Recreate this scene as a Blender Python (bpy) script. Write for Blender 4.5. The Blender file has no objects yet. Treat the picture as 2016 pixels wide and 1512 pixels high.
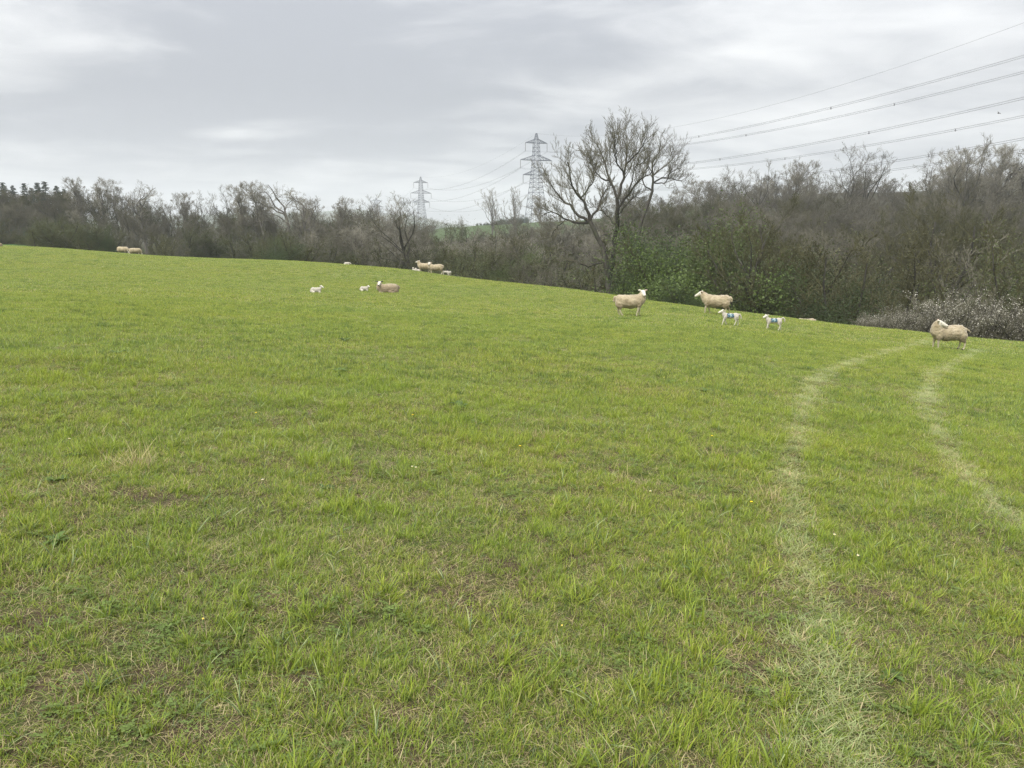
import bpy, math, random
import numpy as np
from mathutils import Vector, Matrix
from mathutils.bvhtree import BVHTree

R = math.radians
C = bpy.context.scene.collection
sc = bpy.context.scene

# ------------------------------------------------------------------ camera, sky, sun, exposure
EYE = 1.6
F = 1500.0                      # focal length in pixels of the 2016 px wide photograph
PITCH = math.atan(306.0 / F)    # level horizon lies at y = 450
cam_data = bpy.data.cameras.new("camera")
cam = bpy.data.objects.new("camera", cam_data)
C.objects.link(cam)
cam.location = (0, 0, EYE)
cam.rotation_euler = (math.pi / 2 - PITCH, 0, 0)
cam_data.sensor_width = 36.0
cam_data.lens = 36.0 * F / 2016.0
cam_data.clip_start = 0.05
cam_data.clip_end = 9000
sc.camera = cam

SUN_EL, SUN_AZ = 52.0, 215.0     # high sun behind thin cloud, behind the camera's left shoulder
EXPOSURE = 1.5
sc.view_settings.view_transform = 'Standard'
sc.view_settings.look = 'None'
sc.view_settings.exposure = EXPOSURE
sc.view_settings.gamma = 1
sc.view_settings.use_curve_mapping = False

sun_data = bpy.data.lights.new("sun", 'SUN')
sun_data.energy = 1.5
sun_data.angle = R(15)
sun_data.color = (1.0, 0.965, 0.9)
sun = bpy.data.objects.new("sun", sun_data)
C.objects.link(sun)
sd = Vector((math.sin(R(SUN_AZ)) * math.cos(R(SUN_EL)), math.cos(R(SUN_AZ)) * math.cos(R(SUN_EL)), math.sin(R(SUN_EL))))
sun.rotation_euler = sd.to_track_quat('Z', 'Y').to_euler()
sun.location = (0, 0, 60)


class NT:
    """small node-tree helper"""
    def __init__(s, tree):
        s.t = tree; s.n = tree.nodes; s.l = tree.links

    def new(s, typ, **kw):
        nd = s.n.new(typ)
        for k, v in kw.items():
            if k == 'inp':
                for kk, vv in v.items():
                    if hasattr(vv, 'links') or isinstance(vv, bpy.types.NodeSocket):
                        s.l.new(vv, nd.inputs[kk])
                    else:
                        nd.inputs[kk].default_value = vv
            else:
                setattr(nd, k, v)
        return nd

    def math(s, op, a, b=0.0, c=None, clamp=False):
        nd = s.new('ShaderNodeMath', operation=op, use_clamp=clamp)
        for i, v in enumerate((a, b, c)):
            if v is None: continue
            if isinstance(v, bpy.types.NodeSocket): s.l.new(v, nd.inputs[i])
            else: nd.inputs[i].default_value = v
        return nd.outputs[0]

    def mix(s, fac, a, b, blend='MIX'):
        nd = s.new('ShaderNodeMix', data_type='RGBA', blend_type=blend)
        for i, v in ((0, fac), (6, a), (7, b)):
            if isinstance(v, bpy.types.NodeSocket): s.l.new(v, nd.inputs[i])
            elif isinstance(v, (int, float)): nd.inputs[i].default_value = v if i == 0 else (v, v, v, 1)
            else: nd.inputs[i].default_value = (*v, 1) if len(v) == 3 else v
        return nd.outputs[2]

    def noise(s, vec, scale, detail=3, rough=0.5, dist=0.0):
        nd = s.new('ShaderNodeTexNoise', inp={'Scale': scale, 'Detail': detail, 'Roughness': rough, 'Distortion': dist})
        if vec is not None: s.l.new(vec, nd.inputs['Vector'])
        return nd.outputs[0]

    def ramp(s, fac, lo, hi, clamp=True):
        nd = s.new('ShaderNodeMapRange', clamp=clamp, interpolation_type='SMOOTHSTEP')
        s.l.new(fac, nd.inputs[0]); nd.inputs[1].default_value = lo; nd.inputs[2].default_value = hi
        return nd.outputs[0]


def ray(x, y):
    """pixel of the photograph -> (X/Y, drop/Y) of its sight line"""
    a = (np.asarray(x, float) - 1008) / F
    b = (756 - np.asarray(y, float)) / F
    den = math.cos(PITCH) + b * math.sin(PITCH)
    return a / den, (math.sin(PITCH) - b * math.cos(PITCH)) / den


world = bpy.data.worlds.new("World")
sc.world = world
world.use_nodes = True
w = NT(world.node_tree)
for nd in list(w.n): w.n.remove(nd)
SKY = 0.1
wout = w.new('ShaderNodeOutputWorld')
bg = w.new('ShaderNodeBackground', inp={'Strength': SKY})
w.l.new(bg.outputs[0], wout.inputs[0])
sky = w.new('ShaderNodeTexSky', sky_type='NISHITA', sun_disc=False, sun_elevation=R(SUN_EL), sun_rotation=R(SUN_AZ),
            air_density=1.0, dust_density=2.0)
tc = w.new('ShaderNodeTexCoord').outputs['Generated']
sep = w.new('ShaderNodeSeparateXYZ'); w.l.new(tc, sep.inputs[0])
zpos = w.math('MAXIMUM', sep.outputs[2], 0.0)
den = w.math('ADD', zpos, 0.10)
px = w.math('DIVIDE', sep.outputs[0], den); py = w.math('DIVIDE', sep.outputs[1], den)
comb = w.new('ShaderNodeCombineXYZ'); w.l.new(px, comb.inputs[0]); w.l.new(py, comb.inputs[1])
mp = w.new('ShaderNodeMapping'); w.l.new(comb.outputs[0], mp.inputs[0])
mp.inputs['Rotation'].default_value = (0, 0, R(-14)); mp.inputs['Scale'].default_value = (0.50, 0.62, 1)
mp.inputs['Location'].default_value = (3.1, 1.7, 0)
nA = w.noise(mp.outputs[0], 0.8, 3, 0.5, 0.4)
nB = w.noise(mp.outputs[0], 2.6, 5, 0.55, 0.6)
nC = w.noise(mp.outputs[0], 0.30, 2, 0.5, 0.0)
cl = w.math('ADD', w.math('MULTIPLY', nA, 0.42), w.math('ADD', w.math('MULTIPLY', nB, 0.41), w.math('MULTIPLY', nC, 0.17)))


def lobe(x, y, width, amount, stretch=1.0):
    """a cloud bank or a thin bright place in the overcast, centred on a direction of the sky"""
    u, t = ray(x, y)
    d = Vector((float(u), 1.0, float(-t))).normalized()
    s1 = w.new('ShaderNodeVectorMath', operation='SUBTRACT'); w.l.new(tc, s1.inputs[0]); s1.inputs[1].default_value = d
    s2 = w.new('ShaderNodeVectorMath', operation='MULTIPLY'); w.l.new(s1.outputs[0], s2.inputs[0]); s2.inputs[1].default_value = (1, 1, stretch)
    ln = w.new('ShaderNodeVectorMath', operation='LENGTH'); w.l.new(s2.outputs[0], ln.inputs[0])
    wob = w.math('ADD', ln.outputs['Value'], w.math('MULTIPLY', w.math('SUBTRACT', nB, 0.5), 0.35 * width))
    q = w.ramp(wob, width, 0.0)
    return w.math('MULTIPLY', q, amount)


LOBES = [(500, 130, 0.46, -0.18, 2.4), (820, 40, 0.42, -0.06, 2.0), (500, 252, 0.12, 0.16, 5.5), (600, 238, 0.10, 0.13, 6.0), (420, 262, 0.08, 0.12, 6.0), (720, 212, 0.12, 0.08, 6.0), (1480, 110, 0.34, 0.06, 3.0), (610, 345, 0.13, 0.08, 6.0), (1700, 40, 0.2, -0.05, 3.0),
         (1960, 120, 0.22, 0.03, 2.0), (90, 310, 0.3, -0.03, 4.0), (1180, 20, 0.26, -0.12, 3.0), (60, 60, 0.2, 0.06, 2.0),
         (640, 350, 0.25, 0.03, 4.0)]
for lb in LOBES:
    cl = w.math('ADD', cl, lobe(*lb))
nD = w.noise(mp.outputs[0], 7.5, 6, 0.6, 0.8)
cl = w.math('ADD', cl, w.math('MULTIPLY', w.math('SUBTRACT', nD, 0.5), 0.12))
f1 = w.ramp(cl, 0.31, 0.67)
ccol = w.mix(f1, (0.440, 0.462, 0.515), (1.01, 1.02, 1.025))
# standard overcast sky: the zenith is brighter than the horizon
grad = w.math('ADD', 0.97, w.math('MULTIPLY', w.math('MAXIMUM', w.math('SUBTRACT', zpos, 0.16), 0.0), 1.75))
cg = w.new('ShaderNodeVectorMath', operation='SCALE'); w.l.new(ccol, cg.inputs[0]); w.l.new(grad, cg.inputs['Scale'])
cs = w.new('ShaderNodeVectorMath', operation='SCALE'); w.l.new(cg.outputs[0], cs.inputs[0])
cs.inputs['Scale'].default_value = 1.0 / (SKY * 2 ** EXPOSURE)
fin = w.mix(0.985, sky.outputs[0], cs.outputs[0])
w.l.new(fin, bg.inputs[0])

sc.cycles.use_denoising = True
sc.cycles.denoiser = 'OPENIMAGEDENOISE'
sc.cycles.denoising_input_passes = 'RGB_ALBEDO_NORMAL'
sc.cycles.denoising_prefilter = 'NONE'
sc.cycles.max_bounces = 6
sc.cycles.diffuse_bounces = 3
sc.cycles.glossy_bounces = 1
sc.cycles.transmission_bounces = 3
sc.cycles.volume_bounces = 1
sc.cycles.caustics_reflective = False
sc.cycles.caustics_refractive = False
sc.render.use_persistent_data = False


# ------------------------------------------------------------------ helpers
def sstep(x, a, b):
    t = np.clip((np.asarray(x, float) - a) / (b - a), 0, 1)
    return t * t * (3 - 2 * t)


def hash2(i, j, seed):
    v = np.sin(i * 127.1 + j * 311.7 + seed * 74.7) * 43758.5453
    return v - np.floor(v)


def vnoise(x, y, seed=0):
    x = np.asarray(x, float); y = np.asarray(y, float)
    i = np.floor(x); j = np.floor(y)
    fx = x - i; fy = y - j
    fx = fx * fx * (3 - 2 * fx); fy = fy * fy * (3 - 2 * fy)
    a = hash2(i, j, seed); b = hash2(i + 1, j, seed); c = hash2(i, j + 1, seed); d = hash2(i + 1, j + 1, seed)
    return (a * (1 - fx) + b * fx) * (1 - fy) + (c * (1 - fx) + d * fx) * fy


def set_props(o, label=None, cat=None, group=None, kind=None):
    if label: o['label'] = label
    if cat: o['category'] = cat
    if group: o['group'] = group
    if kind: o['kind'] = kind
    return o


def empty(name, loc, label, cat, group=None, rz=0.0):
    o = bpy.data.objects.new(name, None)
    o.empty_display_size = 0.3
    C.objects.link(o); o.location = loc; o.rotation_euler = (0, 0, rz)
    return set_props(o, label, cat, group)


def link(name, me, parent=None, **kw):
    o = bpy.data.objects.new(name, me)
    C.objects.link(o)
    if parent is not None: o.parent = parent
    return set_props(o, **kw)


def copy_tree(src, label=None, group=None):
    c = src.copy(); C.objects.link(c)
    if label: c['label'] = label
    if group: c['group'] = group
    for ch in src.children:
        k = ch.copy(); C.objects.link(k); k.parent = c
        for g in ch.children:
            m = g.copy(); C.objects.link(m); m.parent = k
    return c


def mk_mesh(name, V, faces, mats, mat_idx=None, col=None, smooth=False):
    """V (n,3); faces = list of int arrays (m,k)"""
    V = np.asarray(V, np.float32)
    me = bpy.data.meshes.new(name)
    faces = [np.asarray(f, np.int32) for f in faces if len(f)]
    nf = sum(len(f) for f in faces); nl = sum(f.size for f in faces)
    me.vertices.add(len(V)); me.vertices.foreach_set('co', V.ravel())
    me.loops.add(nl); me.polygons.add(nf)
    me.loops.foreach_set('vertex_index', np.concatenate([f.ravel() for f in faces]))
    tot = np.concatenate([np.full(len(f), f.shape[1], np.int32) for f in faces])
    me.polygons.foreach_set('loop_start', np.concatenate([[0], np.cumsum(tot)[:-1]]).astype(np.int32))
    if mat_idx is not None: me.polygons.foreach_set('material_index', np.asarray(mat_idx, np.int32))
    me.polygons.foreach_set('use_smooth', np.full(nf, smooth))
    if col is not None:
        at = me.attributes.new('Col', 'FLOAT_COLOR', 'POINT')
        cc = np.ones((len(V), 4), np.float32); cc[:, :3] = col
        at.data.foreach_set('color', cc.ravel())
    for m in mats: me.materials.append(m)
    me.update(calc_edges=True)
    return me


def norm(v):
    return v / np.maximum(np.linalg.norm(v, axis=-1, keepdims=True), 1e-9)


class Geo:
    """collects tubes, spikes, leaves and boxes as arrays"""
    def __init__(s): s.V = []; s.Q = []; s.T = []; s.C = []; s.n = 0; s.MQ = []; s.MT = []

    def add(s, V, Q=None, T=None, col=None, mi=0):
        V = np.asarray(V, float).reshape(-1, 3)
        if Q is not None and len(Q): s.Q.append(np.asarray(Q) + s.n); s.MQ.append(np.full(len(Q), mi))
        if T is not None and len(T): s.T.append(np.asarray(T) + s.n); s.MT.append(np.full(len(T), mi))
        s.V.append(V)
        s.C.append(np.ones((len(V), 3)) * (col if col is not None else 1.0))
        s.n += len(V)

    def tubes(s, P, rad, k=3, col=None, cap=True, mi=0):
        P = np.asarray(P, float); N, S, _ = P.shape
        rad = np.broadcast_to(rad, (N, S))
        T = norm(np.gradient(P, axis=1))
        ref = np.where(np.abs(T[:, :1, 2:3]) > 0.8, np.array([[[1., 0, 0]]]), np.array([[[0, 0, 1.]]]))
        A = norm(np.cross(T, np.broadcast_to(ref, T.shape))); B = np.cross(T, A)
        an = np.arange(k) * 2 * math.pi / k
        V = P[:, :, None] + rad[:, :, None, None] * (np.cos(an)[None, None, :, None] * A[:, :, None] + np.sin(an)[None, None, :, None] * B[:, :, None])
        idx = np.arange(N * S * k).reshape(N, S, k)
        a = idx[:, :-1]; b = idx[:, 1:]
        Q = np.stack([a, np.roll(a, -1, 2), np.roll(b, -1, 2), b], -1).reshape(-1, 4)
        s.add(V, Q, None, col, mi)
        if cap and k <= 4:
            for e in (0, S - 1):
                c = idx[:, e]
                (s.Q if k == 4 else s.T).append(c + s.n - N * S * k)
                (s.MQ if k == 4 else s.MT).append(np.full(N, mi))

    def spikes(s, P0, P1, r, col=None):
        N = len(P0); D = norm(P1 - P0)
        ref = np.where(np.abs(D[:, 2:3]) > 0.8, np.array([[1., 0, 0]]), np.array([[0, 0, 1.]]))
        A = norm(np.cross(D, ref)); B = np.cross(D, A)
        r = np.broadcast_to(r, (N,))[:, None]
        V = np.empty((N, 4, 3))
        for i in range(3):
            an = i * 2.0944
            V[:, i] = P0 + r * (math.cos(an) * A + math.sin(an) * B)
        V[:, 3] = P1
        b = (np.arange(N) * 4)[:, None]
        T = np.concatenate([b + np.array([[0, 1, 3]]), b + np.array([[1, 2, 3]]), b + np.array([[2, 0, 3]])])
        if col is not None and np.ndim(col) == 2: col = np.repeat(col, 4, 0)
        s.add(V, None, T, col)

    def leaves(s, P, rng, size, col=None, flat=0.0):
        """one folded quad per leaf"""
        N = len(P)
        D = norm(rng.normal(size=(N, 3)) + np.array([0, 0, 0.2]))
        A = norm(np.cross(D, rng.normal(size=(N, 3))))
        sz = size * rng.uniform(0.6, 1.4, (N, 1))
        V = np.stack([P, P + D * sz * 0.55 + A * sz * 0.33, P + D * sz, P + D * sz * 0.55 - A * sz * 0.33], 1)
        b = (np.arange(N) * 4)[:, None]
        if col is not None and np.ndim(col) == 2: col = np.repeat(col, 4, 0)
        s.add(V, b + np.array([[0, 1, 2, 3]]), None, col)

    def beam(s, a, b, wd, mi=0):
        s.tubes(np.array([[a, b]], float), wd * 0.7071, 4, mi=mi)

    def mesh(s, name, mats, col=True, smooth=False):
        V = np.concatenate(s.V)
        mi = np.concatenate(s.MQ + s.MT)
        fs = []
        if s.Q: fs.append(np.concatenate(s.Q))
        if s.T: fs.append(np.concatenate(s.T))
        return mk_mesh(name, V, fs, mats, mi, np.concatenate(s.C) if col else None, smooth)


# ------------------------------------------------------------------ materials
def material(name):
    m = bpy.data.materials.new(name); m.use_nodes = True
    t = NT(m.node_tree)
    for nd in list(t.n): t.n.remove(nd)
    out = t.new('ShaderNodeOutputMaterial')
    return m, t, out


def simple_mat(name, col, rough=0.8, var=0.25, scale=6.0, metallic=0.0, spec=0.3, attr=False, rand=0.0):
    m, t, out = material(name)
    pos = t.new('ShaderNodeTexCoord').outputs['Object']
    n = t.noise(pos, scale, 4, 0.6)
    c = t.mix(n, tuple(v * (1 - var) for v in col), tuple(v * (1 + var) for v in col))
    if attr:
        a = t.new('ShaderNodeAttribute', attribute_name='Col').outputs['Color']
        c = t.mix(1.0, c, a, 'MULTIPLY')
    if rand:
        oi = t.new('ShaderNodeObjectInfo').outputs['Random']
        k = t.new('ShaderNodeVectorMath', operation='SCALE'); t.l.new(c, k.inputs[0])
        t.l.new(t.math('ADD', 1 - rand, t.math('MULTIPLY', oi, 2 * rand)), k.inputs['Scale'])
        c = k.outputs[0]
    b = t.new('ShaderNodeBsdfPrincipled', inp={'Base Color': c, 'Roughness': rough, 'Metallic': metallic})
    b.inputs['Specular IOR Level'].default_value = spec
    t.l.new(b.outputs[0], out.inputs[0])
    return m


def leaf_mat(name, tint, trans=0.35, spec=0.3, posvar=None, rand=0.0, rough=0.55):
    """leaf or blade: colour from the Col attribute, some light passes through"""
    m, t, out = material(name)
    a = t.new('ShaderNodeAttribute', attribute_name='Col').outputs['Color']
    c = t.mix(1.0, a, tint, 'MULTIPLY')
    if posvar:
        pos = t.new('ShaderNodeNewGeometry').outputs['Position']
        n1 = t.ramp(t.noise(pos, posvar[0], 3, 0.6), 0.35, 0.65)
        n2 = t.ramp(t.noise(pos, posvar[1], 4, 0.65), 0.35, 0.68)
        c = t.mix(t.math('MULTIPLY', n1, 0.5), c, t.mix(1.0, c, (1.12, 1.02, 0.80), 'MULTIPLY'))
        c = t.mix(t.math('MULTIPLY', n2, 0.55), c, t.mix(1.0, c, (0.74, 0.86, 0.80), 'MULTIPLY'))
    if rand:
        oi = t.new('ShaderNodeObjectInfo').outputs['Random']
        k = t.new('ShaderNodeVectorMath', operation='SCALE'); t.l.new(c, k.inputs[0])
        t.l.new(t.math('ADD', 1 - rand, t.math('MULTIPLY', oi, 2 * rand)), k.inputs['Scale'])
        c = k.outputs[0]
    b = t.new('ShaderNodeBsdfPrincipled', inp={'Base Color': c, 'Roughness': rough})
    b.inputs['Specular IOR Level'].default_value = spec
    tr = t.new('ShaderNodeBsdfTranslucent', inp={'Color': c})
    mx = t.new('ShaderNodeMixShader', inp={0: trans}); t.l.new(b.outputs[0], mx.inputs[1]); t.l.new(tr.outputs[0], mx.inputs[2])
    t.l.new(mx.outputs[0], out.inputs[0])
    return m


def bark_mat(name, c1, c2, rand=0.3):
    m, t, out = material(name)
    pos = t.new('ShaderNodeTexCoord').outputs['Object']
    mp = t.new('ShaderNodeMapping'); t.l.new(pos, mp.inputs[0]); mp.inputs['Scale'].default_value = (1, 1, 0.25)
    n = t.noise(mp.outputs[0], 7.0, 5, 0.65)
    c = t.mix(t.ramp(n, 0.3, 0.7), c1, c2)
    n2 = t.noise(pos, 1.1, 3)
    c = t.mix(t.math('MULTIPLY', t.ramp(n2, 0.5, 0.75), 0.5), c, (0.07, 0.085, 0.04))
    oi = t.new('ShaderNodeObjectInfo').outputs['Random']
    k = t.new('ShaderNodeVectorMath', operation='SCALE'); t.l.new(c, k.inputs[0])
    t.l.new(t.math('ADD', 1 - rand, t.math('MULTIPLY', oi, 2 * rand)), k.inputs['Scale'])
    bp = t.new('ShaderNodeBump', inp={'Strength': 0.6, 'Distance': 0.04}); t.l.new(n, bp.inputs['Height'])
    b = t.new('ShaderNodeBsdfPrincipled', inp={'Base Color': k.outputs[0], 'Roughness': 0.9})
    b.inputs['Specular IOR Level'].default_value = 0.15
    t.l.new(bp.outputs[0], b.inputs['Normal'])
    t.l.new(b.outputs[0], out.inputs[0])
    return m


def twig_mat(name, ca, cb):
    """thin twigs: each tree has its own tone between two barks"""
    m, t, out = material(name)
    oi = t.new('ShaderNodeObjectInfo').outputs['Random']
    pos = t.new('ShaderNodeTexCoord').outputs['Object']
    n = t.noise(pos, 0.5, 3)
    a = t.new('ShaderNodeAttribute', attribute_name='Col').outputs['Color']
    c = t.mix(t.math('ADD', t.math('MULTIPLY', oi, 0.75), t.math('MULTIPLY', n, 0.25)), ca, cb)
    c = t.mix(1.0, c, a, 'MULTIPLY')
    b = t.new('ShaderNodeBsdfDiffuse', inp={'Color': c})
    t.l.new(b.outputs[0], out.inputs[0])
    return m


M = {}
M['bark'] = bark_mat('bark', (0.065, 0.060, 0.052), (0.15, 0.138, 0.12))
M['bark_dark'] = bark_mat('bark_dark', (0.033, 0.030, 0.026), (0.07, 0.064, 0.055))
M['twig'] = twig_mat('twig', (0.096, 0.089, 0.066), (0.158, 0.148, 0.115))
M['twig_pale'] = twig_mat('twig_pale', (0.18, 0.168, 0.132), (0.26, 0.245, 0.20))
M['twig_olive'] = twig_mat('twig_olive', (0.062, 0.064, 0.030), (0.098, 0.092, 0.050))
M['leaf'] = leaf_mat('leaf', (1, 1, 1), 0.3, 0.3, rand=0.2)
M['needle'] = simple_mat('needle', (0.036, 0.052, 0.034), 0.8, 0.3, 2.0, rand=0.2)
M['blossom'] = simple_mat('blossom', (0.52, 0.50, 0.43), 0.8, 0.15, 3.0)
M['steel'] = simple_mat('galvanised_steel', (0.12, 0.135, 0.165), 0.6, 0.15, 0.5, 0.2)
M['cable'] = simple_mat('cable', (0.16, 0.16, 0.17), 0.6, 0.1, 0.5, 0.2)
M['insulator'] = simple_mat('insulator', (0.13, 0.12, 0.12), 0.4, 0.1, 2.0)
M['post'] = simple_mat('post_wood', (0.30, 0.27, 0.22), 0.9, 0.3, 5.0)

# ------------------------------------------------------------------ the lie of the land
CREST = np.array([  # x, y of the brow of the field in the photograph, and its distance
    (-900, 476, 86), (-300, 479, 85), (0, 483.5, 84), (100, 488.5, 82), (225, 498, 79), (320, 505, 76), (400, 508.5, 74), (600, 516, 70),
    (680, 521.5, 68), (800, 532, 66), (900, 546, 62), (1000, 557.5, 56), (1100, 567.5, 50), (1200, 581, 45), (1300, 596, 41),
    (1400, 609, 39), (1500, 620.5, 37), (1600, 633, 35), (1700, 645, 34), (1800, 655, 33), (1900, 665, 32), (2016, 675.5, 32),
    (2300, 702, 32), (2900, 745, 32)])
MID = np.array([  # x, y, distance of points on the near slope
    (-900, 520, 40), (0, 540, 40), (235, 548, 40), (500, 560, 40), (762, 577, 38), (1000, 600, 33), (1240, 627, 28.5), (1435, 642, 27),
    (1600, 665, 25.5), (1860, 690, 24.5), (2016, 706, 24), (2900, 780, 24)])
cu, ct = ray(CREST[:, 0], CREST[:, 1]); cD = CREST[:, 2]
mu_, mt = ray(MID[:, 0], MID[:, 1]); mD = MID[:, 2]
BX = np.array([-900, 0, 200, 300, 600, 700, 800, 900, 950, 1100, 1250, 1400, 1700, 2016, 2900])
BY = np.array([110, 160, 250, 430, 800, 1600, 2600, 3600])
BT = np.array([
    [478, 480.5, 491, 515, 545, 555, 565, 580, 590, 610, 625, 650, 690, 710, 760],
    [480, 486, 500, 510, 530, 540, 545, 560, 565, 570, 570, 560, 545, 545, 560],
    [475, 475, 482, 488, 505, 510, 510, 505, 500, 495, 480, 440, 408, 398, 380],
    [470, 468, 470, 470, 472, 470, 462, 448, 443, 435, 424, 402, 380, 370, 362],
    [452, 450, 450, 450, 452, 452, 454, 456, 456, 450, 430, 410, 395, 390, 385],
    [442, 440, 438, 437, 436, 438, 441, 448, 448, 446, 440, 430, 420, 410, 400],
    [428, 428, 426, 425, 419, 413, 424, 441, 446, 446, 444, 440, 435, 430, 425],
    [456, 456, 456, 456, 456, 456, 456, 456, 456, 456, 456, 456, 456, 456, 456]], float)
bu, _ = ray(BX, np.full(len(BX), 450.0))
Bt = ray(np.zeros_like(BT), BT)[1]


def smooth_interp(x, xp, fp):
    i = np.clip(np.searchsorted(xp, x) - 1, 0, len(xp) - 2)
    f = np.clip((x - xp[i]) / (xp[i + 1] - xp[i]), 0, 1)
    m = np.gradient(fp, xp)
    h = xp[i + 1] - xp[i]
    f2, f3 = f * f, f ** 3
    return (2 * f3 - 3 * f2 + 1) * fp[i] + (f3 - 2 * f2 + f) * h * m[i] + (-2 * f3 + 3 * f2) * fp[i + 1] + (f3 - f2) * h * m[i + 1]


def herm(t, p0, m0, p1, m1, h):
    t2, t3 = t * t, t ** 3
    return (2 * t3 - 3 * t2 + 1) * p0 + (t3 - 2 * t2 + t) * h * m0 + (-2 * t3 + 3 * t2) * p1 + (t3 - t2) * h * m1


def crest_dist(X, Y):
    u = np.clip(X / np.maximum(Y, 1.0), cu[0], cu[-1])
    return smooth_interp(u, cu, cD)


def H(X, Y, bumps=True):
    X = np.asarray(X, float); Y = np.asarray(Y, float)
    Yc = np.maximum(Y, 1.0)
    u = np.clip(X / Yc, -1.25, 1.25)
    D = smooth_interp(np.clip(u, cu[0], cu[-1]), cu, cD); tc_ = smooth_interp(np.clip(u, cu[0], cu[-1]), cu, ct)
    dm = np.interp(u, mu_, mD); tm = smooth_interp(np.clip(u, mu_[0], mu_[-1]), mu_, mt)
    zc = EYE - tc_ * D; zm = EYE - tm * dm
    s0 = 0.048 + 0.087 * u
    m1 = (zc * 0.8 + zm * 0.2) / (D * 0.8 + dm * 0.2)
    a = herm(np.clip(Yc / dm, 0, 1), 0.0, -s0, zm, m1, dm)
    b = herm(np.clip((Yc - dm) / (D - dm), 0, 1), zm, m1, zc, -tc_, D - dm)
    near = np.where(Yc < dm, a, b)
    over = np.maximum(Yc - D, 0)
    drop = zc - tc_ * over - 0.006 * over ** 2
    # far land
    ub = np.clip(u, bu[0], bu[-1])
    iu = np.clip(np.searchsorted(bu, ub) - 1, 0, len(bu) - 2)
    fu = (ub - bu[iu]) / (bu[iu + 1] - bu[iu]); fu = fu * fu * (3 - 2 * fu)
    Yb = np.clip(Yc, BY[0], BY[-1])
    iy = np.clip(np.searchsorted(BY, Yb) - 1, 0, len(BY) - 2)
    fy = (Yb - BY[iy]) / (BY[iy + 1] - BY[iy]); fy = fy * fy * (3 - 2 * fy)

    def zt(i, k): return EYE - Bt[k, i] * BY[k]
    far = (zt(iu, iy) * (1 - fu) + zt(iu + 1, iy) * fu) * (1 - fy) + (zt(iu, iy + 1) * (1 - fu) + zt(iu + 1, iy + 1) * fu) * fy
    w2 = sstep(over, 4, 34)
    z = np.where(over > 0, drop * (1 - w2) + far * w2, near)
    plane = np.tanh(-(0.048 * Y + 0.087 * X) / 8.0) * 8.0
    wn = sstep(Y, 1.5, 14)
    z = plane * (1 - wn) + z * wn
    if bumps:
        fade = 1 - sstep(np.hypot(X, Y), 50, 70)
        z = z + fade * (0.05 * (vnoise(X * 0.9, Y * 0.9, 3) - 0.5) + 0.035 * (vnoise(X * 3.1, Y * 3.1, 5) - 0.5))
        g = sstep(Y, 120, 300)
        z = z + g * 2.5 * (vnoise(X * 0.02, Y * 0.02, 9) - 0.5) * (0.2 + 0.8 * (1 - sstep(np.abs(u), 0, 0.15)) * 0 + 0.3)
    return z


def on_ground(x, y, ymax=None):
    """point of the field seen at a pixel"""
    u, t = ray(x, y)
    lim = float(crest_dist(np.array(float(u)) * 50, np.array(50.0))) if ymax is None else ymax
    Y = np.linspace(1.5, lim, 4000)
    d = (EYE - t * Y) - H(u * Y, Y)
    i = np.where(d < 0)[0]
    k = i[0] if len(i) else len(Y) - 1
    return Vector((float(u * Y[k]), float(Y[k]), float(H(u * Y[k], Y[k]))))


def at_dist(x, Y, y=450):
    u, t = ray(x, y)
    return Vector((float(u * Y), float(Y), float(H(u * Y, Y))))


# ground sheet: rings round the camera, split into pasture, valley floor and far hills
def build_ground():
    nr, na = 420, 900
    rr = np.concatenate([[0.0], np.geomspace(0.4, 3900, nr - 1)])
    # finer angles towards the view
    a = np.linspace(0, 2 * math.pi, na, endpoint=False)
    ang = a + 0.62 * np.sin(a) * -1 * -1
    ang = a - 0.62 * np.sin(a)
    # densest where a = 0 -> look direction (+Y)
    rg, ag = np.meshgrid(rr[1:], ang, indexing='ij')
    X = rg * np.sin(ag); Y = rg * np.cos(ag)
    Z = H(X, Y)
    V = np.concatenate([[[0, 0, float(H(0.0, 0.0))]], np.stack([X, Y, Z], -1).reshape(-1, 3)])
    idx = 1 + np.arange((nr - 1) * na).reshape(nr - 1, na)
    q = np.stack([idx[:-1], idx[1:], np.roll(idx[1:], -1, 1), np.roll(idx[:-1], -1, 1)], -1)[..., ::-1].reshape(-1, 4)
    tri = np.stack([np.zeros(na, int), np.roll(idx[0], -1), idx[0]], -1)
    cen = V[q].mean(1)
    over = cen[:, 1] - crest_dist(cen[:, 0], cen[:, 1])
    d = np.hypot(cen[:, 0], cen[:, 1])
    past = ((over < 14) & (d < 260)) | (cen[:, 1] < 20)
    u = cen[:, 0] / np.maximum(cen[:, 1], 1)
    far = ~past & (d > 330)
    mid = ~past & ~far

    def part(mask, name, mat, extra=False):
        f = q[mask]
        used = np.unique(f)
        mp = np.full(len(V), -1); mp[used] = np.arange(len(used))
        fs = [mp[f]]
        VV = V[used]
        if extra:
            VV = np.concatenate([VV, V[:1]]); mp[0] = len(VV) - 1
            fs.append(mp[tri])
        me = mk_mesh(name, VV, fs, [mat], smooth=True)
        link(name, me, kind='structure')
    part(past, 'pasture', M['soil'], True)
    part(mid, 'valley_ground', M['floor'])
    part(far, 'far_hill', M['hill'])


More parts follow.
